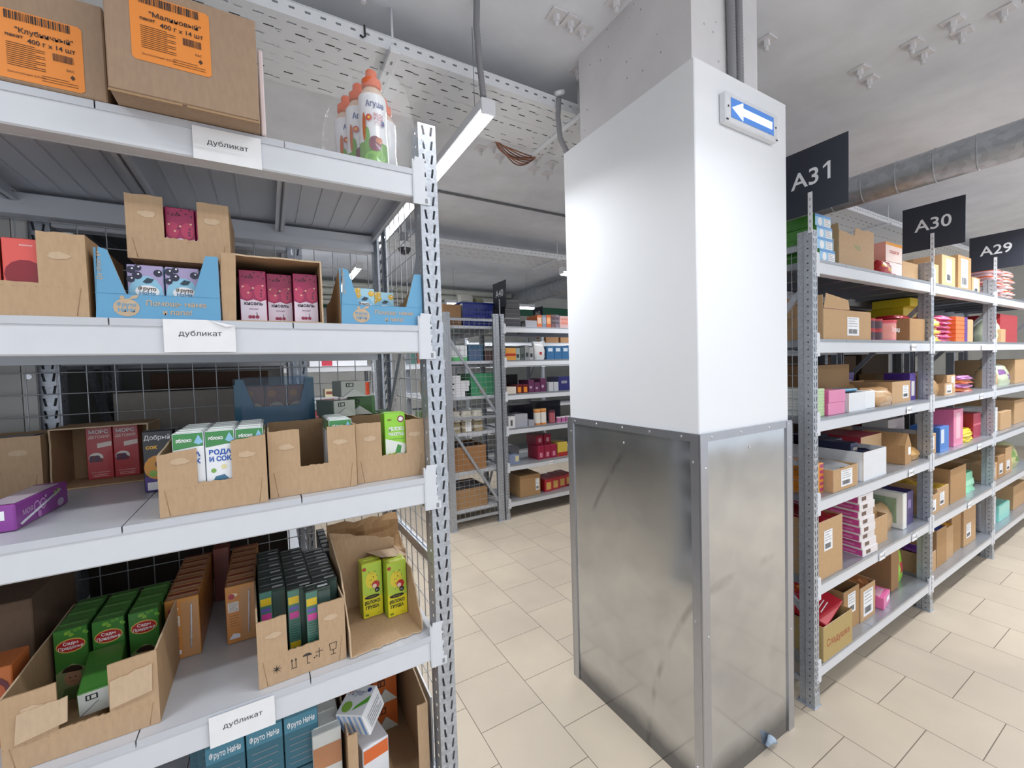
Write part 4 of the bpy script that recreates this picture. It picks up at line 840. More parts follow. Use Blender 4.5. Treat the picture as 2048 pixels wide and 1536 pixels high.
# ================================================================== third shelf
Z = LZ[3] + .0006
NB = [('brown notched carton of white ВОДА И СОК packs, third shelf front', (-.168, .905, Z), .158, .19, .126, .054, .104, .052, .02), ('brown notched carton, half empty, between two others on the third shelf front', (-.007, .92, Z), .158, .19, .128, .054, .104, .055, 0), ('brown notched carton beside the upright with one bright green pack in its notch', (.1535, .93, Z), .1475, .19, .127, .052, .106, .053, 0)]
for lb, loc, W, D, H, a0, a1, nh, sl in NB: notch_box(lb, loc, W, D, H, a0, a1, nh, slope=sl)
for i in range(3):
    for j in range(5): carton('wat', mk_water, f'white ВОДА И СОК carton in the left notched box, {ORD[i]} column, {ORD[j]} from front', (-.1255 + .0452 * i, .912 + .0335 * j, Z + .0035), rnd.uniform(-.02, .02), 'white water and juice cartons')
for j in range(4): carton('wat', mk_water, f'white ВОДА И СОК carton in the half empty middle box, {ORD[j]} from front', (.124, .93 + .034 * j, Z + .0035), rnd.uniform(-.03, .03), 'white water and juice cartons')
carton('grp', mk_grape, 'bright green ЯБЛОКО ВИНОГРАД carton standing in the box beside the upright', (.2385, .94, Z + .0035), 0)
b = B(); PUR = hx('#8f3f9a'); L_, W_, H_ = .168, .044, .042; b.box(0, 0, 0, W_, L_, H_, PUR, .002)
rf = rside(W_, 0, 0); b.text(rf, L_ * .2, H_ * .45, .012, 'моя', hx('#d9b8dc'), .0006, wmax=.03)
for q in (.36, .47): b.disc(rf, L_ * q, H_ * .55, .0095, hx('#d9b8dc'), .0006); b.disc(rf, L_ * q, H_ * .55, .0075, PUR, .0008)
b.disc(rf, L_ * .53, H_ * .8, .003, hx('#d9b8dc'), .0006); b.disc(rf, L_ * .72, H_ * .72, .005, hx('#a9c84a')); b.disc(rf, L_ * .78, H_ * .78, .005, hx('#a9c84a')); b.disc(rf, L_ * .4, H_ * .2, .006, hx('#c98ad0')); b.disc(rf, L_ * .82, H_ * .25, .012, hx('#b9a8c8'), ry=.007)
b.rect(front(0, 0, 0), .004, H_ * .45, W_ - .012, H_ * .8, STICK); b.disc(front(0, 0, 0), W_ * .4, H_ * .2, .005, STICK); b.rect(topf(0, 0, H_), .004, .01, W_ - .004, L_ - .02, hx('#cfc3d6')); b.tube([(W_ + .002, .01, .008), (W_ + .002, L_ * .8, H_ * .8)], .002, film('#f4f6ff', .4), 6)
solo(b, 'fruit_bar_pack', 'purple lying carton with clear straw pack at the left end of the third shelf', 'carton', (-.401, .972, Z + .0005), -.06)
notch_box('brown box with cut front standing far back at the left of the third shelf', (-.577, 1.25, Z), .16, .13, .125, .02, .10, .05)
b = B(); b.box(0, 0, 0, .1, .09, .118, hx('#4a2a3a'), .003); b.tube([(.02, -.002, .02), (.05, -.002, .11)], .002, film('#f4f6ff', .3), 5); solo(b, 'dark_pack', 'dark maroon film-wrapped pack inside the cut box at the far left', 'pack', (-.54, 1.262, Z + .004))
side_box('dark brown carton lying open behind the purple carton, holding two red МОРС packs', (-.412, 1.27, Z), .165, .12, .134)
for i in range(2): carton('mors', mk_mors, f'red МОРС ДЕТСКИЙ carton in the dark open box, {("left","right")[i]}', (-.352 + .0475 * i, 1.345, Z + .0035), 0, 'red mors cartons')
b = B(); b.box(0, 0, 0, .022, .008, .112, KRL, .001); 
for i in range(2): carton('dob', mk_dobry, f'black, yellow and purple juice carton behind the left notched box, {("left","right")[i]} one', (-.206 + .052 * i, 1.13 + .01 * i, Z + .0005), 0, 'black yellow juice cartons')
def film_tray(label, loc, W, D, H):
    t = thing('wrapped_tray', label, 'tray', loc); b = B(); DB = paint('#2f6a86', .3, coat=.4); b.prism(front(0, 0, 0), [(0, 0), (W, 0), (W, H), (W - .018, H), (W - .036, H * .42), (.042, H * .42), (.02, H), (.004, H)], .003, DB); b.build('front_panel', t)
    b = B(); b.box(0, .003, 0, .003, D, H * .9, DB); b.box(W - .003, .003, 0, W, D, H * .9, DB); b.box(.003, .003, 0, W - .003, D, .003, DB); b.build('side_panel', t)
    b = B(); n = 24; vs = []
    for sx, sy, z in ((W / 2 + .004, D / 2 + .004, 0), (W / 2 + .005, D / 2 + .005, H * .5), (W / 2 + .003, D / 2 + .003, H + .002), (W / 2 - .03, D / 2 - .03, H + .006)):
        for i in range(n):
            a = 2 * PI * i / n; c_, s_ = math.cos(a), math.sin(a); e = .35
            vs.append((W / 2 + math.copysign(abs(c_) ** e, c_) * sx + rnd.uniform(-.001, .001), D / 2 + math.copysign(abs(s_) ** e, s_) * sy, z))
    b.add(vs, [(r * n + i, r * n + (i + 1) % n, (r + 1) * n + (i + 1) % n, (r + 1) * n + i) for r in range(3) for i in range(n)], film('#e8f4ff', .86), True); b.build('shrink_film', t); return t
shut_box('low dark brown box under the film-wrapped blue tray', (-.098, 1.215, Z), .215, .17, .105, tape=False, k=kraft('#7d6450'))
film_tray('dark blue film-wrapped tray of brown cartons on a low box at the shelf back', (-.075, 1.232, Z + .1065), .178, .14, .120)
for i in range(3):
    b = B(); W_, H_ = .046, .098; b.box(-W_ / 2, 0, 0, W_ / 2, .036, H_, hx('#9a6048'), .001); fr = front(-W_ / 2, 0, 0); b.disc(fr, W_ / 2, H_ * .45, .017, hx('#c9a98c'), ry=.012); b.text(fr, W_ / 2, H_ * .43, .006, 'Фруто', hx('#7a4a3a'), .001, wmax=.026); b.disc(fr, W_ * .3, H_ * .8, .009, hx('#c9803a'))
    solo(b, 'juice_carton', f'reddish brown carton in the film-wrapped blue tray, {("left","middle","right")[i]}', 'carton', (-.034 + .049 * i, 1.245, Z + .1105), group='brown cartons in the wrapped tray')
# box with dark packs and the loose green cartons on it
notch_box('open box of dark green packs with raised side flap behind the half empty box', (.12, 1.125, Z), .19, .20, .118, .03, .14, .1, k=KRD, side_h=.12)
def brick(name, label, loc, W, D, H, rot, c1, c2, qr=False):
    b = B(); b.box(-W / 2, -D / 2, 0, W / 2, D / 2, H, hx(c1), .0015); fr = front(-W / 2, -D / 2, 0); b.rect(fr, .001, .001, W - .001, H - .001, hx(c2), .0003)
    b.poly(fr, [(0, 0), (W / 2, H * .5), (W, 0)], hx('#d8dad2'), .0005); b.poly(fr, [(W * .02, H * .02), (W * .5, H * .52), (W * .52, H * .5), (W * .06, 0)], GREY, .0007); b.rect(fr, W * .2, H * .62, W * .5, H * .86, INK, .0007); b.rect(fr, W * .24, H * .66, W * .46, H * .82, hx(c2), .0009); b.rect(fr, W * .3, H * .66, W * .34, H * .82, INK, .001)
    b.rect(topf(-W / 2, -D / 2, H), .003, .004, W - .003, D - .004, hx('#9c4a2c' if qr else c1), .0005)
    return solo(b, name, label, 'carton', loc, rot=rot, group='loose juice cartons on the shelf')
for i in range(4):
    for j in range(2): brick('juice_carton', f'dark green pack in the raised flap box, {ORD[i]} from left, {("front","back")[j]} row', (.147 + .042 * i, 1.155 + .06 * j, Z + .0035), .038, .05, .113 + .012 * (i > 1), (0, 0, 0), '#2f5a2c', '#2a4a26')
ZT = Z + .1297
brick('juice_carton', 'loose carton lying on the dark packs with its pale end forward, the lower left one', (.143, 1.14, ZT), .056, .09, .04, (0, 0, .35), '#7a8a80', '#c9ccc2', True)
brick('juice_carton', 'loose dark green carton lying on the packs, the lower right one of three', (.208, 1.155, ZT), .062, .07, .044, (0, 0, -.3), '#3f7a30', '#3c6a2c')
brick('juice_carton', 'loose carton balanced on top of two others with its pale end forward', (.178, 1.155, ZT + .046), .06, .085, .04, (0, 0, .12), '#b9bfb4', '#c9ccc2', True)
# ================================================================== fourth shelf
Z = LZ[2] + .0006
notch_box('large brown carton of green portrait packs in the bottom left corner', (-.372, .922, Z), .185, .285, .128, .062, .122, .045, rz=.0, slope=.012, k=KR)
for i in range(3):
    for j in range(3): carton('grn', mk_green, f'dark green portrait carton in the corner box, {("left","middle","right")[i]} column, {ORD[j]} from front', (-.338 + .052 * i, 1.075 + .0435 * j, Z + .0035), rnd.uniform(-.03, .03), 'green portrait cartons')
brick('juice_carton', 'green carton lying in front of the portrait packs with its white folded end forward', (-.281, 1.02, Z + .038), .05, .11, .042, (.16, 0, .12), '#3f7a30', '#dfe2da')
b = B(); b.prism(front(0, 0, 0), [(0, 0), (.058, .012)] + jag((.06, .052), (.004, .045), 5, .0015), .0025, KRL); solo(b, 'cardboard_flap', 'square torn flap folded over the left front of the corner carton', 'cardboard', (-.357, .9185, Z + .043))
b = B(); b.prism(front(0, 0, 0), [(0, 0), (.054, .010)] + jag((.056, .056), (.002, .045), 5, .0015), .0025, KRL); solo(b, 'cardboard_flap', 'square torn flap folded over the right front of the corner carton', 'cardboard', (-.249, .9185, Z + .052))
b = B(); W_, D_, H_ = .06, .06, .13; b.box(-W_ / 2, 0, 0, W_ / 2, D_, H_, hx('#c9703a'), .0015); fr = front(-W_ / 2, 0, 0); b.disc(fr, W_ * .55, H_ * .72, .024, hx('#6a2f3a')); b.disc(fr, W_ * .6, H_ * .7, .016, hx('#c9643c'), .0009); b.rect(fr, .001, H_ * .3, W_ - .001, H_ * .42, hx('#8aa03c')); solo(b, 'juice_carton', 'orange carton with a dark round fruit print left of the corner box', 'carton', (-.415, 1.0, Z + .0005))
shut_box('dark brown box behind the orange fruit carton at the left edge', (-.56, 1.12, Z), .16, .2, .19, tape=False, k=kraft('#6d5848'))
for i in range(2):
    for j in range(7): carton('org', mk_orange, f'orange-brown carton with clear straw, {("left","right")[i]} row of two, {ORD[j]} from front', (-.179 + .104 * i, 1.108 + .0365 * j, Z + .0005), 0, 'orange-brown cartons in two rows')
shut_box('dark red-brown pack standing at the back between the two orange rows', (-.147, 1.34, Z), .036, .04, .14, tape=False, k=hx('#7a3a2c'))
def handling(b, f0):
    I = hx('#3a3632', .7, 0)
    x = .03; 
    for a in range(8): b.poly(f0, [(x + .001 * math.cos(a * PI / 4 + 1.5), .028 + .001 * math.sin(a * PI / 4 + 1.5)), (x + .010 * math.cos(a * PI / 4), .028 + .010 * math.sin(a * PI / 4)), (x + .001 * math.cos(a * PI / 4 - 1.5), .028 + .001 * math.sin(a * PI / 4 - 1.5))], I, .0005)
    for x in (.056, .063): b.rect(f0, x - .0006, .02, x + .0006, .034, I, .0005); b.poly(f0, [(x - .002, .033), (x + .002, .033), (x, .038)], I, .0005)
    b.rect(f0, .054, .018, .065, .0192, I, .0005)
    b.disc(f0, .083, .033, .0085, I, .0005, a0=0, a1=PI, ry=.006); b.rect(f0, .0824, .018, .0836, .034, I, .0005); b.rect(f0, .0824, .0175, .088, .0188, I, .0005)
    b.rect(f0, .1045, .022, .1057, .042, I, .0005); b.rect(f0, .098, .034, .112, .0352, I, .0005); b.disc(f0, .1, .027, .0015, I); b.disc(f0, .096, .025, .0015, I)
    for p, q in (((.124, .042), (.126, .028)), ((.138, .042), (.136, .028)), ((.126, .028), (.136, .028)), ((.131, .028), (.131, .019)), ((.126, .019), (.136, .019)), ((.124, .042), (.138, .042))):
        d = Vector((q[0] - p[0], q[1] - p[1])).normalized() * .0006; b.poly(f0, [(p[0] - d.y, p[1] + d.x), (p[0] + d.y, p[1] - d.x), (q[0] + d.y, q[1] - d.x), (q[0] - d.y, q[1] + d.x)], I, .0005)
notch_box('brown carton with printed handling symbols, full of black-green packs', (-.041, .915, Z), .156, .29, .128, .05, .106, .056, rz=.04, ink=handling)
for i in range(3):
    for j in range(6):
        if i == 2 and j < 1: continue
        carton('blk', mk_black, f'black-green carton in the handling symbols box, {("left","middle","right")[i]} column, {ORD[j]} from front', (-.0125 + .0492 * i - .0015 * j, (.985, .962, .93)[i] + .0385 * j, Z + .0035), .04, 'black-green cartons')
carton('blk', mk_black, 'black-green carton standing forward alone in the handling symbols box', (.068, .935, Z + .0035), .04, 'black-green cartons')
# open lying box with two yellow cartons, torn box behind
t = thing('open_carton', 'torn brown carton lying open beside the upright, holding two yellow packs', 'carton', (.121, .912, Z + .001), .06)
b = B(); b.prism(topf(0, 0, .003), jag((0, 0), (.155, 0), 16, .003) + [(.158, .19), (.012, .19)], .003, KR, KRL); b.build('bottom_panel', t)
b = B(); b.prism(rside(.158, .0, .003), [(0, 0), (.19, 0), (.19, .13), (.13, .128)] + jag((.06, .12), (0, .02), 8, .003), .003, KR, KRL); b.build('side_panel', t)
b = B(); b.prism(Fr((.0, .19, .003), (0, -1, 0), (0, 0, 1)), [(0, 0), (.19, 0)] + jag((.185, .05), (.12, .15), 8, .003) + [(0, .2)], .003, KR, KRL); b.build('side_panel', t)
b = B(); b.prism(front(.0, .19, .003), [(0, 0), (.158, 0), (.158, .13)] + jag((.158, .15), (0, .2), 10, .004), .003, KR, KRL); b.build('back_panel', t)
b = B(); b.add([(.085, .187, .135), (.155, .187, .13), (.172, .12, .128), (.10, .105, .147)], [(0, 1, 2, 3), (3, 2, 1, 0)], KRL); b.build('torn_flap', t)
for i in range(2): carton('pear', mk_pear, f'yellow ЯБЛОКО ГРУША carton in the torn open box, {("left","right")[i]}', (.194 + .0515 * i, 1.036 - .028 * i, Z + .0045), .05, 'yellow pear cartons')
t = shut_box('torn brown box with crumpled flaps behind the yellow packs', (.115, 1.12, Z), .185, .2, .115, tape=False, k=KR)
b = B(); vs = []; nx, ny = 9, 7
for j in range(ny):
    for i in range(nx): vs.append((.0 + .185 * i / (nx - 1), -.004 + .03 * math.sin(j * .8) + rnd.uniform(-.005, .005) + .02 * j, .105 + .014 * j + rnd.uniform(-.004, .004)))
b.add(vs, [(j * nx + i, j * nx + i + 1, (j + 1) * nx + i + 1, (j + 1) * nx + i) for j in range(ny - 1) for i in range(nx - 1)], kraft('#b59068')); b.build('crumpled_flap', t)
for k in range(6): brick('juice_carton', f'black glossy pack leaning behind the torn box flap, {ORD[k]} from the front', (.106, 1.13 + .03 * k, Z + .0005), .02, .026, .155, (0, 0, 0), '#23282a', '#2c3432')
# ================================================================== fifth shelf, cut by the picture bottom
Z = LZ[1] + .0006
def teal(): return mk_plain('#2f5f70', '#356c80', '#4a88a0', .064, .05, .13, 'Фруто НяНя', '#3f6f7c')
for i in range(3):
    for j in range(3):
        for k in range(2): carton('teal', teal, f'teal carton at the picture bottom, {("lower","upper")[k]} layer, {ORD[j]} row, {ORD[i]} from left', (-.105 + .066 * i - .02 * j, .975 + .054 * j, Z + .0005 + .1335 * k), 0, 'teal cartons')
def greyc(): return mk_plain('#c9cac6', '#d2d3cf', '#b9805a', .056, .04, .2, None, '#dfe0dc')
for j in range(4): carton('gry', greyc, f'tall pale grey carton low beside the teal ones, {ORD[j]} from the front', (.073, .955 + .0415 * j, Z + .0005), 0, 'tall pale grey cartons')
notch_box('brown carton of orange juice bricks low beside the upright, side torn ragged', (.11, .93, Z), .175, .30, .19, .02, .15, .03, side_h=.24)
for k in range(3):
    for i in range(2): brick('juice_carton', f'orange brick pack in the low carton, {ORD[k]} layer, {("left","right")[i]} one', (.165 + .066 * i, 1.17, Z + .0035 + .075 * k), .062, .09, .073, (0, 0, 0), '#d2682c', '#cf6a30', True)
b = B(); b.box(-.03, -.03, 0, .03, .03, .125, hx('#e8e9ee'), .0015); fr = front(-.03, -.03, 0); b.rect(fr, .002, .09, .058, .12, hx('#e06a2c')); b.rect(fr, .002, .004, .058, .03, hx('#7aa2d8')); solo(b, 'juice_carton', 'white and orange carton standing under the tilted one at the picture bottom', 'carton', (.165, .985, Z + .0035), .2)
t = thing('juice_carton', 'white carton with green apple print, lying tilted at the picture bottom', 'carton', (.155, .985, Z + .170), 0)
b = B(); b.box(-.034, -.034, 0, .034, .034, .06, hx('#eef0f4'), .002); tf = topf(-.034, -.034, .06); b.disc(tf, .02, .018, .012, hx('#8ab84a')); b.poly(tf, [(.035, .01), (.066, .03), (.066, .045), (.04, .02)], hx('#5fae3c'), .0006); b.text(tf, .03, .044, .011, 'Агуша', hx('#1f3a8a'), .0008, bold=.05, wmax=.042); b.text(tf, .03, .044, .011, 'Агуша', STICK, .001, wmax=.04); b.disc(tf, .012, .052, .005, hx('#e06a2c'), .001); b.disc(tf, .056, .056, .005, hx('#1f3a8a'), .001)
fr = front(-.034, -.034, 0)
for q in range(5): b.rect(fr, .004 + .013 * q, .003, .010 + .013 * q, .057, hx(('#7aa2d8', '#a9c4ea')[q % 2]))
fr = rside(.034, -.034, 0); lines(b, fr, .01, .06, .012, .04, 5, GREY, .002); b.build('carton_body', t); t.rotation_euler = (.30, -.12, -.75)
b = B(); b.prism(rside(.306, .962, Z + .001), [(0, 0), (.38, 0), (.38, .2), (.0, .17)], .004, paint('#e4e6ea', .35)); solo(b, 'plastic_sheet', 'white plastic sheet standing along the mesh end of the low shelf', 'sheet')
b = B(); 
# rear rack load: two real boxes, then added dark ones coloured as shade
for k, (x, y, z, W, D, H, c, lb) in enumerate(((-.36, 1.50, LZ[3], .30, .3, .2, '#a39c94', 'pale box with dark oval print behind the wire mesh'), (-.30, 1.60, LZ[3] + .202, .3, .2, .05, '#5a4438', 'dark flat box on the pale box behind the mesh'), (-.43, 1.5, LZ[2], .46, .35, .27, '#3a332e', 'added dark box standing in for shade behind the mesh above the orange cartons'), (-.43, 1.5, LZ[1], .46, .35, .3, '#3a332e', 'added dark box standing in for shade low behind the mesh'), (-.42, 1.5, LZ[4], .40, .35, .25, '#2f2b2a', 'added dark box standing in for shade behind the mesh on the second shelf'), (-1.2, 1.5, LZ[2], .6, .35, .3, '#3a332e', 'added dark box standing in for shade behind the mesh at the left edge'))):
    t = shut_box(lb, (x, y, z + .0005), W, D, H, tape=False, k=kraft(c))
    if k == 0: b = B(); b.disc(front(0, -.0006, 0), .21, .06, .05, hx('#2a2f45'), .0002, ry=.035); b.rect(front(0, -.0006, 0), .24, .02, .295, .09, kraft('#8a6a50'), .0003); b.build('printed_label', t)
# ================================================================== goods on the right hand and far racks
def open_box(label, loc, W, D, H, rz=0, k=None, flap=(0, 0, 0, 0), sticker=None, tear=False, text=None, fill=None):
    """open topped box, walls 3 mm; flap = lengths of the flaps standing up at front, right, back, left"""
    k = k or KR; t = thing('open_box', label, 'box', loc, rz); th = .003; fh, fr_, fb, fl = flap
    pts = [(0, 0), (W, 0), (W, H + fh)] + (jag((W, H + fh), (W * .45, H + fh * .9), 6, .006) + jag((W * .42, H - .01), (0, H), 4, .006) if tear else [(0, H + fh)])
    b = B(); b.prism(front(0, 0, 0), pts, th, k, KRL)
    if text: b.text(front(0, 0, 0), W * .5, H * text[3], text[1], text[0], hx(text[2], .6, 0), .0005, wmax=W * .8)
    b.build('front_panel', t)
    for x, ff in ((0, fl), (W - th, fr_)): b = B(); b.box(x, th, 0, x + th, D - th, H + ff, k); b.build('side_panel', t)
    b = B(); b.box(0, D - th, 0, W, D, H + fb, k); b.build('back_panel', t); b = B(); b.box(th, th, 0, W - th, D - th, .003, KRD); b.build('base_panel', t)
    if fill:
        b = B(); n = 7; vs = [(th + .002 + (W - 2 * th - .004) * i / (n - 1), th + .002 + (D - 2 * th - .004) * j / (n - 1), H * fill[1] + rnd.uniform(-.012, .012)) for j in range(n) for i in range(n)]
        b.add(vs, [(j * n + i, j * n + i + 1, (j + 1) * n + i + 1, (j + 1) * n + i) for j in range(n - 1) for i in range(n - 1)], fill[0]); b.build('contents', t)['kind'] = 'stuff'
    if sticker: add_sticker(t, *sticker)
    return t
def bag(label, loc, W, D, H, col, accent=None, name='snack_bag', mat=None, pinch=True, rz=0, seed=1, group=None, mats=None):
    r = random.Random(seed); b = B(); n, m = 20, 9; vs = []; m1 = mat or hx(col, .3)
    for j in range(m):
        t = j / (m - 1); wq = (.86 + .14 * math.sin(PI * min(1, t * 1.2))) if t < .85 else .95; dq = (math.sin(PI * (.3 + .62 * t)) ** .6) if pinch else (1 - .25 * t)
        if pinch and t > .9: dq = .08
        for i in range(n):
            a = 2 * PI * i / n; c_, s_ = math.cos(a), math.sin(a); e = .5; k = 1 + r.uniform(-.09, .09)
            vs.append((W / 2 * (1 + wq * math.copysign(abs(c_) ** e, c_) * k), D / 2 * (1 + dq * math.copysign(abs(s_) ** e, s_) * k), H * t + (r.uniform(-.02, .02) * H if 0 < j < m - 1 else 0)))
    s_base = len(b.v); b.v += vs
    for j in range(m - 1):
        for i in range(n):
            mm = hx(accent, .3) if accent and ((j in (3, 4)) if not pinch else (2 <= j <= 5 and (i // 3 + j // 2) % 3 == 0)) else m1
            k0 = s_base + j * n; b.f.append((k0 + i, k0 + (i + 1) % n, k0 + n + (i + 1) % n, k0 + n + i)); b.m.append(b.mi(mm)); b.sm.append(True)
    b.add(vs[:n], [tuple(range(n))[::-1]], m1); b.add(vs[-n:], [tuple(range(n))], m1)
    return solo(b, name, label, 'bag', loc, rz, group)
def pbox(label, loc, W, D, H, col, front_=None, side=None, band=None, rz=0, name='product_box', txt=None, group=None, top=None, rough=.35):
    b = B(); b.box(0, 0, 0, W, D, H, hx(col, rough), .0015); f0 = front(0, 0, 0)
    if front_: b.rect(f0, .001, .001, W - .001, H - .001, hx(front_, rough), .0003)
    if side: b.rect(lside(0, D, 0), .001, .001, D - .001, H - .001, hx(side, rough), .0003)
    if top: b.rect(topf(0, 0, H), .001, .001, W - .001, D - .001, hx(top, rough), .0003)
    if band: b.rect(f0, W * band[1], H * band[2], W * band[3], H * band[4], hx(band[0]), .0006)
    if txt: b.text(f0, W * .5, H * txt[2], txt[1], txt[0], hx(txt[3]), .0009, wmax=W * .8)
    return solo(b, name, label, 'box', loc, rz, group)
def jar(label, loc, r, H, col, lid, band, group=None, name='jar', txt=None):
    t = thing(name, label, 'jar', loc, 0, group); b = B(); b.lathe([(r, 0), (r, H * .08), (r * 1.004, H * .1), (r * 1.004, H * .78), (r, H * .8), (r, H * .86)], None, n=22, mats=[hx(col), hx(col), hx(band), hx(col), hx(col)])
    b.build('jar_body', t); b = B(); b.lathe([(r * 1.04, H * .86), (r * 1.04, H * .99), (r * .98, H)], hx(lid), n=22); b.build('lid', t)
    if txt: b = B(); b.text(front(-r, -r - .001, 0), r, H * .42, txt[1], txt[0], STICK, 0, wmax=r * 1.5); b.build('lettering', t)
    return t
G = kraft('#c29f78'); G2 = kraft('#b08b62'); G3 = kraft('#8f704f')
# ---- A31 bay, top shelf
Z = RZ[5] + .0005
for k in range(4):
    b = B(); dx = (0.012, 0, .006, .002)[k]; W, D, H = .135, .36, .0492; b.box(0, 0, 0, W, D, H, hx('#4e8f3c'), .0015); f0 = front(0, 0, 0)
    b.rect(f0, 0, 0, W, H, hx('#8cc6ea'), .0003); b.rect(f0, .0, H * .78, W, H, hx('#3f8fd0'), .0005); b.disc(f0, W * .3, H * .4, .018, STICK, .0006); b.rect(f0, W * .55, H * .08, W * .97, H * .75, STICK, .0006); lines(b, f0, W * .58, W * .92, H * .2, H * .65, 4, GREY, .002, .0009)
    b.rect(lside(0, D, 0), .002, H * .1, D - .002, H * .14, hx('#3a7030'), .0004)
    solo(b, 'tea_box', f'long green box with pale blue end under sign A31, {("lowest","second from below","third from below","topmost")[k]}', 'box', (2.035 + dx, .905 + .004 * k, Z + k * .05), group='green and blue boxes stacked on the top shelf')
open_box('torn brown box with ragged front flap on the top shelf under the round duct', (2.27, .925, Z), .36, .36, .165, tear=True, flap=(.03, 0, .02, .03), text=('эко', .03, '#7aa06a', .55), sticker=('l', .28, .03, .06, .1, .36, .36))
pbox('tall white and pink box with orange top behind the red snack bag, lower of two', (2.83, .945, Z), .21, .2, .085, '#f0d2c8', '#f2e6e2', '#f0b8a8', ('#d8584a', .04, .1, .6, .3))
pbox('pink and white box with orange lid, upper of two behind the red snack bag', (2.83, .945, Z + .086), .21, .2, .10, '#f0c0b0', '#f2d8cf', '#efa898', ('#e2962e', 0, .85, 1, 1), txt=('сладости', .02, .45, '#c94a4a'), top='#e2962e')
pbox('pale pink box standing at the back of the top shelf behind the torn brown box', (2.62, 1.28, Z), .16, .1, .19, '#f0c2bc', '#f2d2cc', band=('#5a2a2a', .2, .3, .6, .45))
bag('small red snack bag on the top shelf in front of the pink boxes', (2.70, .91, Z), .12, .06, .075, '#b5202a', '#e2a83a', seed=3)
shut_box('low brown box on the top shelf just before the A30 upright', (3.06, .95, Z), .23, .3, .11, k=G)
# ---- A30 bay, top shelf
shut_box('small brown box with big white label right behind the A30 upright, top shelf', (3.40, .945, Z), .20, .3, .135, k=G, sticker=('f', .02, .03, .13, .08))
shut_box('tall brown box with narrow white label on the top shelf under sign A29', (3.66, .945, Z), .24, .32, .21, k=G, sticker=('f', .07, .04, .10, .15))
shut_box('tallest brown box with a long white label on the top shelf under sign A29', (3.96, .945, Z), .26, .32, .24, k=G2, sticker=('f', .05, .03, .14, .19))
shut_box('narrow brown box with white label beside the A29 upright, top shelf', (4.27, .95, Z), .17, .3, .12, k=G, sticker=('f', .03, .01, .10, .10))
pbox('long coral red box at the back of the top shelf behind the brown boxes', (3.5, 1.27, Z), .8, .12, .26, '#d87a72', '#d98078')
for k in range(5):
    for i in range(2): bag(f'shiny pink and orange striped pack beyond sign A29, {ORD[k]} layer, {("left","right")[i]} pile', (4.75 + .3 * i, .93, Z + k * .048), .28, .22, .046, ('#e8c2c8', '#f0d8d4')[i], '#d8622e', name='wrapped_pack', pinch=False, seed=k * 2 + i, group='shiny striped packs on the top shelf')
# ---- A31 second shelf
Z = RZ[4] + .0005
open_box('large brown box with raised left flap and two white labels, second shelf of bay A31', (2.10, .915, Z), .47, .4, .135, k=G, flap=(0, 0, 0, .06), sticker=('f', .22, .02, .12, .085))
b = B(); b.prism(front(0, 0, 0), [(0, 0), (.24, 0), (.225, .045), (.02, .065)], .003, G, KRL); solo(b, 'cardboard_flap', 'raised front flap of the large box on the second shelf', 'cardboard', (2.103, .9135, Z + .137))
for j in range(2): 
    for i in range(2): jar(f'dark jar with red lid stacked beside the pink canister, {("lower","upper")[j]} {("left","right")[i]}', (2.645 + .085 * i, .965, Z + .056 * j), .038, .055, '#b5202a', '#c0242c', '#4a2030', group='dark jars with red lids')
jar('pink and orange canister with white script on the second shelf', (2.87, .985, Z), .068, .11, '#e88a92', '#d8404a', '#ee9a8c', name='canister', txt=('Лакрица', .026))
shut_box('small brown taped box at the right end of the second shelf in bay A31', (3.07, .92, Z), .22, .25, .125, k=G2)
bag('red foil pack lying on the small taped box, second shelf', (3.06, .96, Z + .130), .2, .14, .02, '#b01e2c', pinch=False, seed=9)
pbox('bright pink box at the back of the second shelf', (2.73, 1.18, Z), .24, .16, .21, '#e0609a', '#e26aa2', '#d0508c')
for i in range(4): pbox(f'dull yellow box at the back of the second shelf, {ORD[i]} from the left', (2.985 + .076 * i, 1.22, Z), .074, .12, .20, '#c9b83a', '#cfc04a', group='dull yellow boxes')
# ---- A30 / A29 second shelf
pbox('bright yellow lidded box standing high behind the yellow bags, bay A30', (3.63, 1.12, Z), .22, .2, .24, '#e8cc2a', '#eed43a'); pbox('bright yellow flat box lying on top of the yellow lidded box', (3.61, 1.08, Z + .2405), .34, .2, .055, '#f0d82e', '#f2e04a', band=('#8a7a3a', .75, .3, .95, .7))
for k in range(3): bag(f'clear bag of yellow sweets in bay A30 on the second shelf, {ORD[k]} from below', (3.40, .93, Z + .048 * k), .24, .2, .046, '#e8c03a', '#f2dca0', name='sweet_bag', pinch=False, seed=20 + k, group='yellow sweet bags')
for k in range(6): bag(f'pink wrapped bar pack in bay A30, {ORD[k]} from below', (3.66, .935, Z + .028 * k), .20, .2, .027, '#e2548a', '#f0a0bc', name='wrapped_pack', pinch=False, seed=30 + k, group='pink wrapped packs')
for k in range(6): pbox(f'flat orange and purple box in bay A30, {ORD[k]} from below', (3.90, .94, Z + .028 * k), .23, .2, .0272, '#d8642a', '#e0743a', band=('#5a3a8a', .72, 0, 1, 1), group='flat orange boxes')
shut_box('thin tall brown box before the A29 upright, second shelf', (4.22, .96, Z), .12, .2, .16, k=G)
bag('pale green and white paper packet beyond the A29 upright', (4.68, .93, Z), .22, .12, .20, '#d8e0c4', '#e6eadf', seed=41); pbox('crimson box at the right picture edge, second shelf', (4.95, .95, Z), .5, .3, .225, '#b02a34', '#b8323c'); shut_box('small brown box between the pale packet and the crimson box', (4.8, .915, Z), .12, .03, .1, k=G, tape=False)
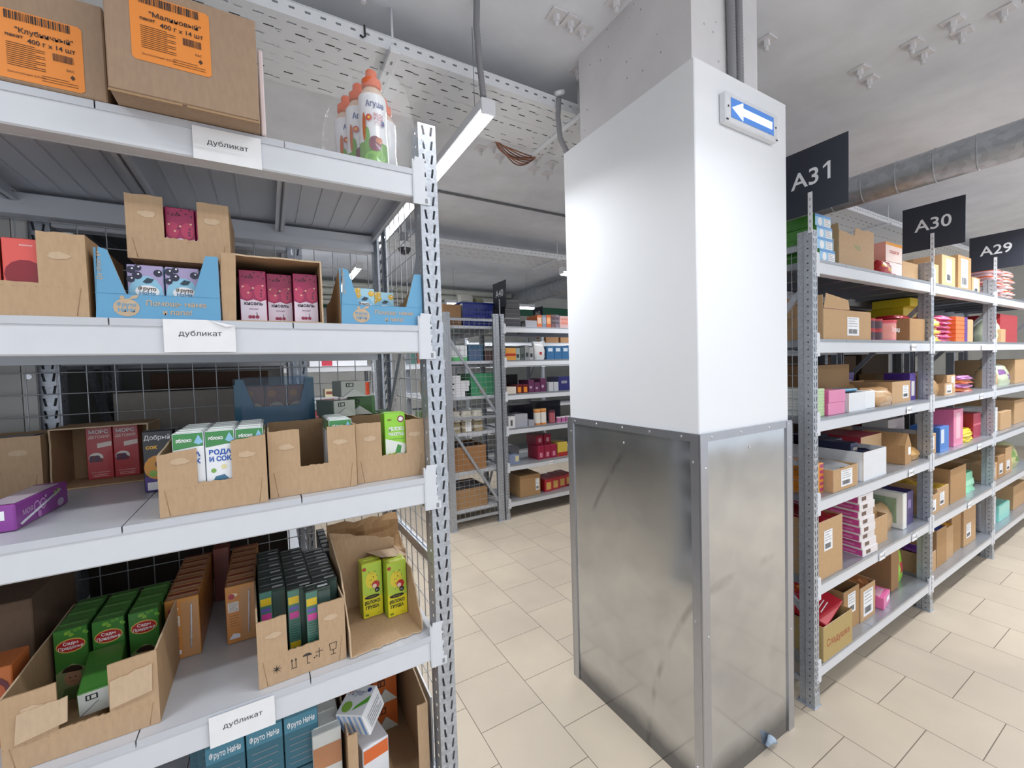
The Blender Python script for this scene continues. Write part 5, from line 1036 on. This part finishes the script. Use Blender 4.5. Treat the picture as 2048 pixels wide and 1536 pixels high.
# ---- A31 third shelf
Z = RZ[3] + .0005
open_box('dark brown open box at the back of the third shelf, left end', (2.36, 1.08, Z), .40, .28, .22, k=kraft('#9a7a58'))
for k in range(2): pbox(f'plain pink box at the left end of the third shelf, {("lower","upper")[k]} one', (2.14 + .006 * k, .915, Z + .055 * k), .155, .18, .0545, '#e07aa8', '#e68ab4', '#d86a9c', group='plain pink boxes')
for k in range(9): pbox(f'thin white and green box stacked behind the A31 upright, {ORD[k]} from below', (2.04, .925, Z + .0135 * k), .09, .32, .0132, '#dfe4dc', '#b8d89a', '#e2e4e2', group='thin white and green boxes')
open_box('white carton with black print holding dark goods, third shelf', (2.335, .915, Z), .175, .16, .088, k=paint('#e6e8ec', .5), fill=(hx('#2f2c2a'), .8))
shut_box('small plain white box right of the open white carton, third shelf', (2.525, .925, Z), .12, .15, .085, k=paint('#eceef0', .5), tape=False)
b = B(); b.box(0, 0, 0, .16, .1, .014, hx('#4a9ac4'), .004); solo(b, 'blue_tray', 'blue plastic tray on the open white carton, third shelf', 'tray', (2.36, .95, Z + .0885))
bag('clear bag of dried bread rings on the third shelf', (2.66, .925, Z), .24, .14, .095, '#c79a68', '#d8b48a', name='bread_bag', seed=51); bag('second clear bag of bread rings behind the first', (2.765, 1.08, Z), .14, .12, .11, '#b98a5a', name='bread_bag', seed=52)
open_box('brown box with white label beside the purple boxes on the third shelf', (2.915, .945, Z), .25, .22, .115, k=G, sticker=('f', .14, .02, .08, .07))
for i in range(3): pbox(f'purple box with pale round print, third shelf back, {ORD[i]} from left', (2.82 + .105 * i, 1.2, Z), .10, .1, .165, '#4a2f86', '#553a94', band=('#b8a8c0', .25, .3, .75, .75), group='purple boxes at the back')
pbox('purple box with a white cup print standing at the front by the A30 upright', (3.19, .955, Z), .085, .12, .155, '#553a96', '#5a409a', '#4a2f86', ('#e8e4e0', .25, .15, .8, .7))
# ---- A30 / A29 third shelf
shut_box('small brown box with white label just behind the A30 upright, third shelf', (3.385, .945, Z), .10, .2, .115, k=G2, sticker=('f', .02, .03, .06, .06)); bag('brown paper bag of goods in bay A30, third shelf', (3.51, .945, Z), .13, .1, .11, '#b08a5c', seed=61)
open_box('open brown box with white label, third shelf of bay A30', (3.66, .93, Z), .16, .2, .075, k=G, sticker=('f', .03, .01, .10, .055)); shut_box('larger brown box behind the open one, third shelf of bay A30', (3.68, 1.14, Z), .36, .24, .135, k=G2); shut_box('brown box with white corner label, third shelf of bay A30', (3.84, .965, Z), .16, .15, .12, k=G, sticker=('f', .08, .04, .06, .07))
for k in range(4): bag(f'soft pink and orange pack near the A29 upright, third shelf, {ORD[k]} from below', (4.05, .94, Z + .027 * k), .28, .2, .026, ('#e0623a', '#d88ac0')[k % 2], ('#e8963a', '#b070b8')[k % 2], name='wrapped_pack', pinch=False, seed=70 + k, group='soft pink and orange packs')
for i in range(2): bag(f'tan paper bag beyond the A29 upright, third shelf, {("left","right")[i]} one', (4.66 + .12 * i, .94, Z), .11, .1, .14, '#c9a87c', seed=80 + i, group='tan paper bags')
bag('clear bag with green and purple sweets beyond the A29 upright', (4.92, .93, Z), .3, .16, .17, '#cfd8b8', '#8a5a9a', name='sweet_bag', seed=84)
# ---- A31 fourth shelf
Z = RZ[2] + .0005
open_box('long white carton holding dark blue packs, fourth shelf of bay A31', (2.46, .905, Z), .26, .42, .14, k=paint('#e4e6ea', .45), fill=(hx('#232a4a'), .85))
for i in range(3): pbox(f'dark navy pack lying in the long white carton, {ORD[i]} from the left', (2.47 + .08 * i, .96 + .1 * i, Z + .13), .075, .16, .045, '#1f2746', '#2a3358', band=('#b0a890', .3, .2, .9, .5), group='navy packs')
open_box('brown carton with white label full of clear bags at the left of the fourth shelf', (2.15, .9, Z), .235, .36, .10, k=G, fill=(film('#e8eaee', .3), .95), sticker=('f', .07, .015, .11, .075))
open_box('small white-sided carton with label between the brown and long white cartons', (2.395, .925, Z), .06, .25, .088, k=paint('#dfe0e2', .5), sticker=('f', .01, .02, .04, .05))
for k in range(5): pbox(f'orange box with dark end, stacked behind the A31 upright, {ORD[k]} from below', (2.03, .935, Z + .0265 * k), .11, .30, .026, '#e08c2a', '#e89a3a', '#d88426', ('#b03a6a', .7, .2, 1, .8), group='orange boxes behind the upright')
for k in range(2): pbox(f'red topped tan box behind the long white carton, {("lower","upper")[k]} one', (2.74, 1.02, Z + .085 * k), .26, .24, .084, '#b5404a', '#cfae86', '#b03a48', top='#a8323c', group='red topped tan boxes')
b = B(); W, D, H = .085, .2, .17; b.prism(front(0, 0, 0), [(0, 0), (W, 0), (W, H * .62), (W * .5, H), (0, H * .62)], D, G2); b.rect(front(0, 0, 0), W * .5, H * .3, W * .92, H * .55, STICK, .0004); solo(b, 'gable_carton', 'brown house-shaped carton with white label, fourth shelf', 'carton', (3.01, .92, Z))
bag('clear bag of golden biscuits at the right end of the fourth shelf', (3.11, .93, Z), .18, .12, .07, '#b98a4a', '#c9a060', name='biscuit_bag', seed=91); bag('tall clear bag of brown goods at the back of the fourth shelf', (2.98, 1.22, Z), .26, .14, .2, '#8a6a4a', name='biscuit_bag', seed=92)
# ---- A30 / A29 fourth shelf
shut_box('brown box with large white label behind the A30 upright, fourth shelf', (3.375, .93, Z), .14, .2, .125, k=G, sticker=('f', .02, .03, .09, .08)); pbox('bright blue box in bay A30, fourth shelf', (3.545, .92, Z), .155, .14, .155, '#3f7ac9', '#4a86d4', '#3a70bc', ('#dfe6f0', .1, .35, .45, .9)); pbox('white box with orange window lying above the blue box', (3.44, 1.135, Z), .26, .14, .19, '#eceae6', '#efeae2', band=('#d8963a', .1, .3, .7, .6))
pbox('tall pink box with pale print in bay A30, fourth shelf', (3.83, .93, Z), .18, .16, .24, '#ee86ac', '#f090b4', '#e878a2', ('#f6c4d4', .25, .2, .7, .9)); bag('bright green bag in bay A30, fourth shelf, above the yellow ones', (4.05, .98, Z + .082), .24, .16, .085, '#8cc83a', '#b4e05a', seed=101, pinch=False); 
for k in range(2): bag(f'bright yellow bag in bay A30, fourth shelf, {("lower","upper")[k]} one', (4.04, .93, Z + .041 * k), .25, .18, .04, '#f0d42a', '#f6e04a', seed=103 + k, pinch=False, group='bright yellow bags')
pbox('crimson gift box beside the A29 upright, fourth shelf', (4.32, .95, Z), .17, .16, .175, '#a81e3a', '#b52646', band=('#d86a7a', 0, .5, 1, .58)); pbox('dark red box at the back of bay A30, fourth shelf', (3.45, 1.285, Z), .4, .09, .26, '#8a2430', '#94303c'); pbox('plain white box just beyond the A29 upright, fourth shelf', (4.66, .94, Z), .2, .2, .185, '#eceef0', '#f0f0f2'); shut_box('brown box at the right edge beyond the plain white box, fourth shelf', (4.89, .93, Z), .3, .25, .14, k=G)
# ---- A31 fifth shelf
Z = RZ[1] + .0005
open_box('tall brown carton with small white label at the left of the fifth shelf', (2.03, .905, Z), .215, .36, .255, k=G, fill=(hx('#a8222e'), .98), sticker=('f', .045, .12, .075, .09))
for k in range(8):
    b = B(); W, D, H = .15, .30, .0375; b.box(0, 0, 0, W, D, H, hx('#e6e0e2'), .0012); b.rect(lside(0, D, 0), .004, .004, D - .004, H - .006, hx('#c2458c'), .0003); b.rect(lside(0, D, 0), D * .6, H * .3, D * .9, H * .55, hx('#d87ab0'), .0005); f0 = front(0, 0, 0); b.rect(f0, W * .2, H * .25, W * .5, H * .75, hx('#5a3a30'), .0003)
    if k == 7: b.disc(topf(0, 0, H), W * .5, D * .4, .04, hx('#d86a9c'))
    solo(b, 'confectionery_box', f'flat magenta and white box in the tall stack, {ORD[k]} from below', 'box', (2.44 - .004 * k + (.01 if k < 2 else 0), .903 + .003 * (k % 3), Z + .038 * k), -.03 + .01 * (k % 2), group='flat magenta and white boxes')
open_box('low brown carton right of the magenta stack, fifth shelf', (2.63, .925, Z), .165, .25, .14, k=G); bag('clear bag of golden pastries rising from the low brown carton', (2.65, .95, Z + .02), .12, .12, .22, '#b58a58', '#d8b088', name='pastry_bag', seed=111); bag('clear bag of biscuits beside the window box, fifth shelf', (2.84, .96, Z), .16, .12, .14, '#b99468', name='biscuit_bag', seed=112)
t = thing('window_box', 'white box with green-filled clear window standing turned on the fifth shelf', 'box', (3.02, .93, Z), -.0)
b = B(); W, D, H = .05, .24, .20; b.box(0, 0, 0, W, D, H, hx('#e8e8e4'), .003); b.rect(lside(0, D, 0), .03, .03, D - .03, H - .03, hx('#6a8a4a'), .0005); b.build('carton_body', t); b = B(); b.rect(lside(0, D, 0), .028, .028, D - .028, H - .028, film('#f4fff0', .7), .0015); b.build('window_film', t)
pbox('dark purple box standing at the front right of the fifth shelf', (3.10, .945, Z), .11, .2, .19, '#33235e', '#3a2a6a', '#2c1e54', ('#8a7ab0', .3, .5, .7, .75)); pbox('dark purple lidded box behind and above the front purple one', (3.14, 1.15, Z), .15, .14, .26, '#3a2866', '#44307a')
# ---- A30 / A29 fifth shelf
open_box('low open brown carton with white label behind the A30 upright, fifth shelf', (3.37, .925, Z), .16, .25, .12, k=G, sticker=('f', .03, .02, .10, .07)); open_box('open brown carton with yellow goods, fifth shelf of bay A30', (3.545, .93, Z), .20, .25, .14, k=G, fill=(hx('#d8b04a'), .95), sticker=('f', .04, .03, .08, .08)); open_box('large brown carton in the middle of bay A30, fifth shelf', (3.78, .93, Z), .30, .36, .225, k=G2)
bag('mint green soft bag near the A29 upright, fifth shelf', (4.12, .94, Z), .26, .16, .13, '#8ad8b0', '#a8e6c6', seed=121, pinch=False); bag('gold foil bag behind the mint green bag', (4.15, 1.13, Z), .22, .14, .23, '#a8843a', '#d8b860', seed=122)
for i in range(3): shut_box(f'brown box with pale label beyond the A29 upright, fifth shelf, {ORD[i]} from the left', (4.64 + .2 * i, .93, Z), .18, .25, .13 + .04 * i, k=(G, G2, G)[i], sticker=('f', .03, .03, .09, .08))
# ---- A31 bottom shelf
Z = RZ[0] + .0005
t = open_box('greenish tan carton with red script at the lower left of the right rack', (2.045, .895, Z), .27, .25, .155, k=kraft('#b8a06c'), text=('Сладушка', .032, '#b04a34', .38))
b = B(); b.box(-.12, -.1, -.02, .12, .1, .02, hx('#b81f30'), .003); tf = topf(-.12, -.1, .02); b.rect(tf, .02, .07, .12, .11, STICK); b.text(tf, .07, .078, .026, 'ГРИЛЬ', hx('#b81f30'), .0008, bold=.03, wmax=.09); lines(b, tf, .06, .16, .04, .055, 2, STICK, .004)
for q in range(16): b.disc(tf, .1 + .13 * rnd.random(), .12 + .07 * rnd.random(), .012, hx(('#d8762a', '#e8a04a', '#c85a24')[q % 3]), .0006 + q * .0001)
solo(b, 'snack_box', 'red snack box with orange round print lying tilted in the tan carton', 'box', (2.185, 1.015, Z + .175), rot=(.30, -.10, .15))
open_box('brown open carton with dark side and white label, bottom shelf', (2.345, .94, Z), .16, .28, .20, k=G2, sticker=('f', .04, .08, .08, .10)); open_box('brown carton of orange goods with large white label, bottom shelf', (2.51, .935, Z), .165, .25, .175, k=G, fill=(hx('#b5764a'), .97), sticker=('f', .03, .02, .11, .13))
b = B(); b.box(0, 0, 0, .14, .22, .062, hx('#e870a8'), .002); b.rect(lside(0, .22, 0), .02, .01, .18, .045, hx('#e89a3a')); b.rect(topf(0, 0, .062), .01, .02, .12, .05, hx('#f4b8d0')); b.rect(front(0, 0, 0), .06, .02, .12, .045, STICK); solo(b, 'confectionery_box', 'flat bright pink box lying on the bottom shelf', 'box', (2.74, .92, Z), .15)
shut_box('big brown carton with red print standing behind the pink box, bottom shelf', (2.985, .97, Z), .10, .38, .27, k=kraft('#a07c58'), over=lambda b: (b.text(lside(0, .38, 0), .19, .12, .035, 'ПЕЧЕНЬЕ', hx('#a8402c', .6, 0), .0005, wmax=.25), b.text(lside(0, .38, 0), .19, .19, .016, 'сахарное', hx('#a8402c', .6, 0), .0005)))
bag('bright green and red snack bag leaning on the big brown carton, bottom shelf', (3.10, .985, Z), .11, .08, .23, '#9ad23a', '#c8404a', seed=131); open_box('brown carton with purple packs near the A30 upright, bottom shelf', (3.095, 1.17, Z), .2, .2, .17, k=G2, fill=(hx('#5a3070'), .95))
# ---- A30 / A29 bottom shelf
open_box('small brown carton with purple packs behind the A30 upright, bottom shelf', (3.365, .93, Z), .16, .22, .125, k=G, fill=(hx('#6a3a8a'), .98)); open_box('taller brown carton in bay A30, bottom shelf', (3.56, .935, Z), .17, .3, .235, k=G2, fill=(hx('#3a4a9a'), .95)); open_box('narrow brown carton with orange goods in bay A30, bottom shelf', (3.745, .94, Z), .13, .3, .21, k=G, fill=(hx('#d89a3a'), .98)); open_box('wide brown carton in bay A30, bottom shelf', (3.89, .95, Z), .18, .3, .26, k=G2); shut_box('tallest brown carton with white label beside the A29 upright, bottom shelf', (4.09, .94, Z), .26, .3, .33, k=G, sticker=('f', .05, .05, .1, .1))
for i in range(3): jar(f'white bottle beyond the A29 upright, bottom shelf, {ORD[i]} from the left', (4.66 + .1 * i, .985, Z), .04, .22, '#e8e8ea', '#d8d8dc', '#dcdce4', group='white bottles'); 
pbox('mint green box beyond the white bottles, bottom shelf', (4.93, .94, Z), .3, .2, .12, '#8ad8cc', '#98e2d6'); bag('clear bag with yellow and green goods at the right edge of the fifth shelf', (5.26, .94, RZ[1] + .0005), .3, .18, .2, '#c8c88a', '#7aa04a', name='sweet_bag', seed=141)
for k, z in enumerate((RZ[0], RZ[2], RZ[3])): shut_box(f'plain brown box at the far right end of the right rack, {("bottom","fourth","third")[k]} shelf', (5.4, .95, z + .0005), .38, .36, .2, k=G)
# ---- load of the rear rack behind the right hand one
for k, z in enumerate(RZ):
    for i in range(4):
        H = (.30, .30, .29, .30, .28, .2)[k] - .03 * ((i + k) % 2)
        shut_box(f'dim brown box on the right rear rack, {ORD[k]} level, {ORD[i]} from left', ((2.10, 2.70, 3.40, 4.0)[i] + .05 * (k % 2), 1.50, z + .0005), .50, .36, H, k=kraft(('#7a6450', '#6a5a4c')[i % 2]), tape=False)
# ---- rack A40 (levels as on the right) and the end-on rack beside it
def a40(y0=3.66):
    Z = RZ[5] + .0005
    for k in range(6): pbox(f'flat black box in the tall stack beside sign A40, {ORD[k]} from below', (2.046 + .004 * k, 3.66 + .006 * (k % 2), Z + .0445 * k), .19 - .006 * k, .28, .044, '#26262c', '#2c2c34', band=('#8a8a94', .05, .86, .95, .92), group='flat black boxes under sign A40')
    pbox('black box cover lying in front of the black stack under sign A40', (2.242, 3.66, Z), .045, .2, .03, '#222228', '#2a2a30')
    for k in range(3): pbox(f'flat grey metallic box right of the black stack, {ORD[k]} from below', (2.29, 3.66, Z + .023 * k), .14, .22, .0225, '#a9a9b2', '#b8b8c2', group='flat grey boxes')
    for i, (x0, x1, h, c, bnd) in enumerate(((2.44, 2.50, .13, '#e0763a', '#f0c8a8'), (2.503, 2.555, .13, '#8a94a4', '#aab2c0'), (2.558, 2.615, .135, '#d8662e', '#f0b070'), (2.618, 2.67, .14, '#7a5a5a', '#4a3a44'), (2.673, 2.725, .14, '#8a7a8a', '#5a4a58'), (2.73, 2.86, .13, '#d8b0b0', '#e08a7a'))):
        pbox(f'upright colourful pack on the top shelf of rack A40, {ORD[i]} from the left', (x0, 3.67, Z), x1 - x0, .2, h, c, c, band=(bnd, .1, .3, .9, .8), group='upright colourful packs on rack A40')
    Z = RZ[4] + .0005
    pbox('orange pizza-coloured box on the second shelf of rack A40 beside its post', (2.046, 3.66, Z), .12, .2, .12, '#d08a3a', '#d89a4a', band=('#b03a2a', 0, .35, 1, .55))
    for i, (x, w_, h, c, s_) in enumerate(((2.17, .05, .12, '#9aa8a4', 'glassy'), (2.225, .05, .125, '#5a625f', 'dark'), (2.28, .05, .15, '#8a8c8e', 'grey'), (2.332, .05, .13, '#a2a2a4', 'pale grey'))): pbox(f'{s_} slim pack on the second shelf of rack A40', (x, 3.67, Z), w_, .2, h, c, c, band=('#3a3e40', .2, .2, .8, .5))
    bag('white paper bag with red mark on the second shelf of rack A40', (2.39, 3.66, Z), .14, .09, .19, '#cfcfd0', seed=201); b = B(); b.rect(front(2.45, 3.657, Z + .05), 0, 0, .03, .03, hx('#b5404a')); solo(b, 'bag_seal', 'small red seal on the white paper bag of rack A40', 'sticker')
    for i in range(3): pbox(f'blue box on the second shelf of rack A40, {ORD[i]} right of the white bag', (2.55 + .1 * i, 3.67, Z), .095, .2, .14, '#34608a', '#3a6a96', band=('#c8d2dc', .2, .6, .8, .85), group='blue boxes on rack A40')
    pbox('dark slim pack at the pillar edge, second shelf of rack A40', (2.855, 3.68, Z), .1, .2, .15, '#2c2e38', '#34363f')
    Z = RZ[3] + .0005
    pbox('small white and brown box on the third shelf of rack A40 by its post', (2.046, 3.66, Z), .11, .2, .07, '#c9b8a4', '#d8cdc0')
    for i in range(2): pbox(f'red and orange flame printed box on the third shelf of rack A40, {("left","right")[i]} one', (2.165 + .072 * i, 3.665, Z), .066, .2, .088, '#5a1a20', '#6a2024', band=('#e08a2e', .2, .1, .8, .7), group='flame printed boxes')
    for i in range(3): pbox(f'plum coloured box on the third shelf of rack A40, {ORD[i]} of three', (2.33 + .075 * i, 3.70, Z), .07, .2, (.13, .10, .14)[i], '#5a2c4c', '#653456', band=('#b89ab0', .2, .3, .6, .5), group='plum boxes')
    for i in range(2): pbox(f'pale grey upright box on the third shelf of rack A40, {("left","right")[i]} one', (2.565 + .066 * i, 3.67, Z), .06, .2, .095, '#b0b0b6', '#bcbcc2', group='pale grey upright boxes')
    pbox('navy box at the pillar edge, third shelf of rack A40', (2.70, 3.68, Z), .19, .22, .15, '#2a2c58', '#30326a', band=('#8a8a9a', .2, .5, .6, .7)); pbox('black box at the back of the third shelf of rack A40', (2.10, 3.9, Z), .22, .2, .19, '#202024', '#26262c')
    Z = RZ[2] + .0005
    pbox('white box with grey branch print on the fourth shelf of rack A40', (2.055, 3.66, Z), .08, .2, .115, '#d6d4d4', '#dedcdc', band=('#5a5a5e', .3, .2, .6, .7)); pbox('grey box behind the white branch box, fourth shelf of rack A40', (2.145, 3.68, Z), .15, .22, .13, '#a4a4ac', '#adadb6'); pbox('low grey box right of the grey one, fourth shelf of rack A40', (2.30, 3.665, Z), .07, .2, .06, '#9a9aa2', '#a4a4ac')
    for i in range(2): jar(f'orange labelled bottle on the fourth shelf of rack A40, {("left","right")[i]} one', (2.43 + .075 * i, 3.71, Z), .036, .165, '#d8843a', '#e0a060', '#e6e0d8', name='bottle', group='orange labelled bottles')
    jar('dark pink bottle on the fourth shelf of rack A40', (2.62, 3.71, Z), .035, .14, '#8a4a5a', '#5a2c3a', '#b5606a', name='bottle')
    for i in range(3): jar(f'small pink and white jar on rack A40 at the pillar edge, {ORD[i]} from left', (2.70 + .06 * i, 3.7, Z), .026, .06, '#d8a0c0', '#e8dce4', '#c070a0', group='small pink jars')
    pbox('navy box at the back of the fourth shelf of rack A40', (2.22, 3.93, Z), .3, .18, .2, '#1e2238', '#23283f'); pbox('navy second box at the back of the fourth shelf, near the pillar', (2.6, 3.93, Z), .3, .18, .22, '#1c2036', '#21263c')
    Z = RZ[1] + .0005
    pbox('small blue-grey box with pale print on the fifth shelf of rack A40', (2.05, 3.66, Z), .12, .2, .09, '#7a86a4', '#8490ae', band=('#d8d0a8', .6, .3, .95, .9)); pbox('dim grey box behind the small blue-grey one, fifth shelf', (2.10, 3.88, Z), .2, .2, .13, '#8a8a90', '#94949a')
    for i in range(3): pbox(f'crimson flowered box on the fifth shelf of rack A40, {ORD[i]} of the front three', (2.41 + .083 * i, 3.68, Z), .08, .2, .14, '#8e1c38', '#9a2442', band=('#d88aa0', .3, .15, .7, .5), group='crimson flowered boxes')
    for i in range(2): pbox(f'crimson flowered box stacked on the front three, {("left","right")[i]} one', (2.42 + .1 * i, 3.72, Z + .1405), .09, .2, .11, '#8e1c38', '#9a2442', band=('#d8a0b0', .3, .3, .7, .7), group='crimson flowered boxes on top')
    pbox('yellow and red box near the pillar, fifth shelf of rack A40', (2.665, 3.68, Z), .13, .2, .15, '#c8a83a', '#d8bc50', band=('#b5342e', 0, 0, 1, .3))
    Z = RZ[0] + .0005
    shut_box('brown box with white label on the bottom shelf of rack A40', (2.18, 3.68, Z), .25, .34, .22, k=G2, sticker=('f', .19, .05, .045, .12))
    for i in range(4): pbox(f'red patterned box on the bottom shelf of rack A40, {ORD[i]} from the left', (2.50 + .105 * i, 3.70 + .02 * i, Z), .10, .22, .13, '#b0222c', '#ba2a34', band=('#d8a85a', .2, .15, .8, .75), group='red patterned boxes')
    # end-on rack behind the bent mesh
    Z = RZ[5] + .0005
    shut_box('big plain brown box on top of the end-on rack, left of the blue basket', (1.43, 3.72, Z), .18, .4, .2, k=kraft('#a07c5c'))
    t = thing('plastic_basket', 'deep blue perforated plastic basket on top of the end-on rack', 'basket', (1.62, 3.72, Z))
    BL = hx('#20338f', .35); hs = [oct_(.016, .02, .0075, 10)]
    for fr, nx in ((Fr((.01, .01, .02), (1, 0, 0), (0, -.06, 1)), 10), (Fr((.01, .38, .02), (1, 0, 0), (0, .06, 1)), 10), (Fr((.01, .38, .02), (0, -1, 0), (-.06, 0, 1)), 11), (Fr((.33, .01, .02), (0, 1, 0), (.06, 0, 1)), 11)):
        b = B(); holed(.032, .04, hs, nx, 4, fr, BL, b); b.rect(fr, 0, -.02, .032 * nx, 0, BL, 0); b.rect(fr, 0, .16, .032 * nx, .2, BL, 0); b.build('side_wall', t)
    b = B(); b.box(.01, .01, 0, .33, .38, .004, BL); b.build('base', t); b = B()
    b.tube([(-.005, -.005, .222), (.345, -.005, .222), (.345, .395, .222), (-.005, .395, .222), (-.005, -.005, .222)], .009, BL, 6); b.build('rim', t)
    bag('crumpled white bag heaped in the blue basket', (1.65, 3.80, Z + .06), .16, .2, .27, '#cfcfc8', '#b8b8a8', seed=211); bag('dark patterned bag in the blue basket', (1.825, 3.80, Z + .06), .10, .2, .25, '#8a8c70', '#3a3c34', seed=212)
    Z = RZ[4] + .0005
    b = pbox('white and green box with paper label behind the mesh, second shelf of the end-on rack', (1.45, 3.70, Z), .20, .3, .15, '#7ac48a', '#eceef0', band=('#6abf7c', 0, 0, 1, .25), txt=('чай', .03, .6, '#b58a8a')); pbox('blue-grey box with round print behind the mesh, second shelf of the end-on rack', (1.665, 3.71, Z), .16, .3, .16, '#3a5a74', '#3f627e', band=('#5a6a8a', .15, .1, .8, .7)); pbox('small dark brown box behind the mesh, second shelf of the end-on rack', (1.85, 3.72, Z), .12, .3, .1, '#5a463e', '#66504a')
    Z = RZ[3] + .0005
    for k in range(4): pbox(f'flat white box in the stack behind the mesh, {ORD[k]} from below', (1.455, 3.70, Z + .0505 * k), (.16, .20, .21, .12)[k], .3, .05, '#d8d8dc', '#e4e4e8', band=('#3a3a40', .1, .3, .25, .55), group='flat white boxes behind the mesh')
    pbox('large green gift box behind the mesh, third shelf of the end-on rack', (1.685, 3.71, Z), .29, .34, .215, '#3f8a62', '#46946a', band=('#a88a6a', .3, .1, .5, .3))
    Z = RZ[2] + .0005
    for k in range(2):
        for i in range(3): bag(f'clear bag of pale grain behind the mesh, {("lower","upper")[k]} layer, {ORD[i]} from the left', (1.455 + .12 * i, 3.69, Z + .105 * k), .115, .16, .10, ('#a89878', '#c9c4b8')[k], '#d4cdbc', name='grain_bag', pinch=False, seed=220 + k * 3 + i, group='clear grain bags')
    b = B(); b.box(0, 0, 0, .06, .001, .1, STICK); lines(b, front(0, 0, 0), .008, .05, .05, .09, 4, GREY, .004); solo(b, 'paper_label', 'white paper label on the grain bags behind the mesh', 'label', (1.60, 3.683, Z + .01))
    open_box('brown open carton behind the mesh, fifth shelf of the end-on rack', (1.45, 3.69, RZ[1] + .0005), .36, .36, .235, k=kraft('#a87a50'), fill=(hx('#2c2420'), .9)); open_box('brown open carton behind the mesh, bottom shelf of the end-on rack', (1.45, 3.69, RZ[0] + .0005), .36, .36, .19, k=kraft('#b08a62'), fill=(hx('#4a4a4c'), .95))
    # left face of the end-on rack, seen through the near rack's mesh
    for k, (y, z, w_, h, c, lb) in enumerate(((4.03, RZ[3], .12, .19, '#c9a878', 'tan gift carton on the side of the end-on rack, third shelf'), (4.1, RZ[4], .2, .17, '#b98a5c', 'brown carton on the side of the end-on rack, second shelf'), (4.4, RZ[4], .15, .16, '#a8503c', 'reddish carton on the side of the end-on rack, second shelf'), (4.6, RZ[4], .2, .14, '#3f6a62', 'teal carton on the side of the end-on rack, second shelf'), (4.3, RZ[3], .2, .15, '#8a705a', 'brown bag-like carton on the side of the end-on rack, third shelf'), (4.1, RZ[2], .3, .2, '#a87a54', 'brown carton on the side of the end-on rack, fourth shelf'), (4.5, RZ[2], .2, .15, '#5a7a4a', 'green carton on the side of the end-on rack, fourth shelf'))):
        pbox(lb, (1.43, y, z + .0005), .24, w_, h, c, c)
a40()
# ---- far white rack seen through the left rack
pbox('long white carton with red oval print on the far white rack, upper visible shelf', (.39, 5.03, RZ[4] + .0005), .60, .3, .075, '#e4e4ea', '#eaeaf0', band=('#c8324a', .2, .1, .38, .9))
pbox('biscuit box with wheat print on the far white rack, lower visible shelf', (.53, 5.03, RZ[3] + .0005), .12, .2, .09, '#c8b89a', '#d8cba8', band=('#8a4a3a', .1, .35, .9, .7)); bag('small pink bag on the far white rack', (.655, 5.03, RZ[3] + .0005), .075, .1, .08, '#d87aa8', seed=231)
for i in range(3): bag(f'dark blue bag on the far white rack, {ORD[i]} from the left', (.735 + .06 * i, 5.05, RZ[3] + .0005), .058, .1, .13, '#2a3488', seed=233 + i, group='dark blue bags'); 
jar('orange red bottle on the far white rack beside its post', (.975, 5.08, RZ[3] + .0005), .036, .15, '#c94a2c', '#d8562e', '#d0502e', name='bottle')
for i in range(4): pbox(f'coloured box on the low shelf of the far white rack, {ORD[i]} from the left', (.36 + .16 * i, 5.04, RZ[2] + .0005), .15, .2, .2, ('#a8323a', '#c8b8a8', '#8a9aa8', '#b5764a')[i], ('#b03a42', '#d0c0b0', '#94a4b0', '#bc7e52')[i])
# ---- far A42 rack top
for i in range(5): shut_box(f'far brown box on top of the rack under sign A42, {ORD[i]} from the left', ((4.08, 4.38, 4.68, 4.98, 5.4)[i], 5.88, RZ[5] + .0005), .26, .3, .3 + .1 * (i % 2), k=kraft('#a8805c'), tape=False)
for i in range(6): pbox(f'far coloured box on the second shelf under sign A42, {ORD[i]} from the left', (2.75 + .2 * i, 5.88, RZ[4] + .0005), .17, .3, .15, ('#7a2a34', '#c8a05a', '#34486a', '#d8d4d0', '#8a4a3a', '#5a6a4a')[i])
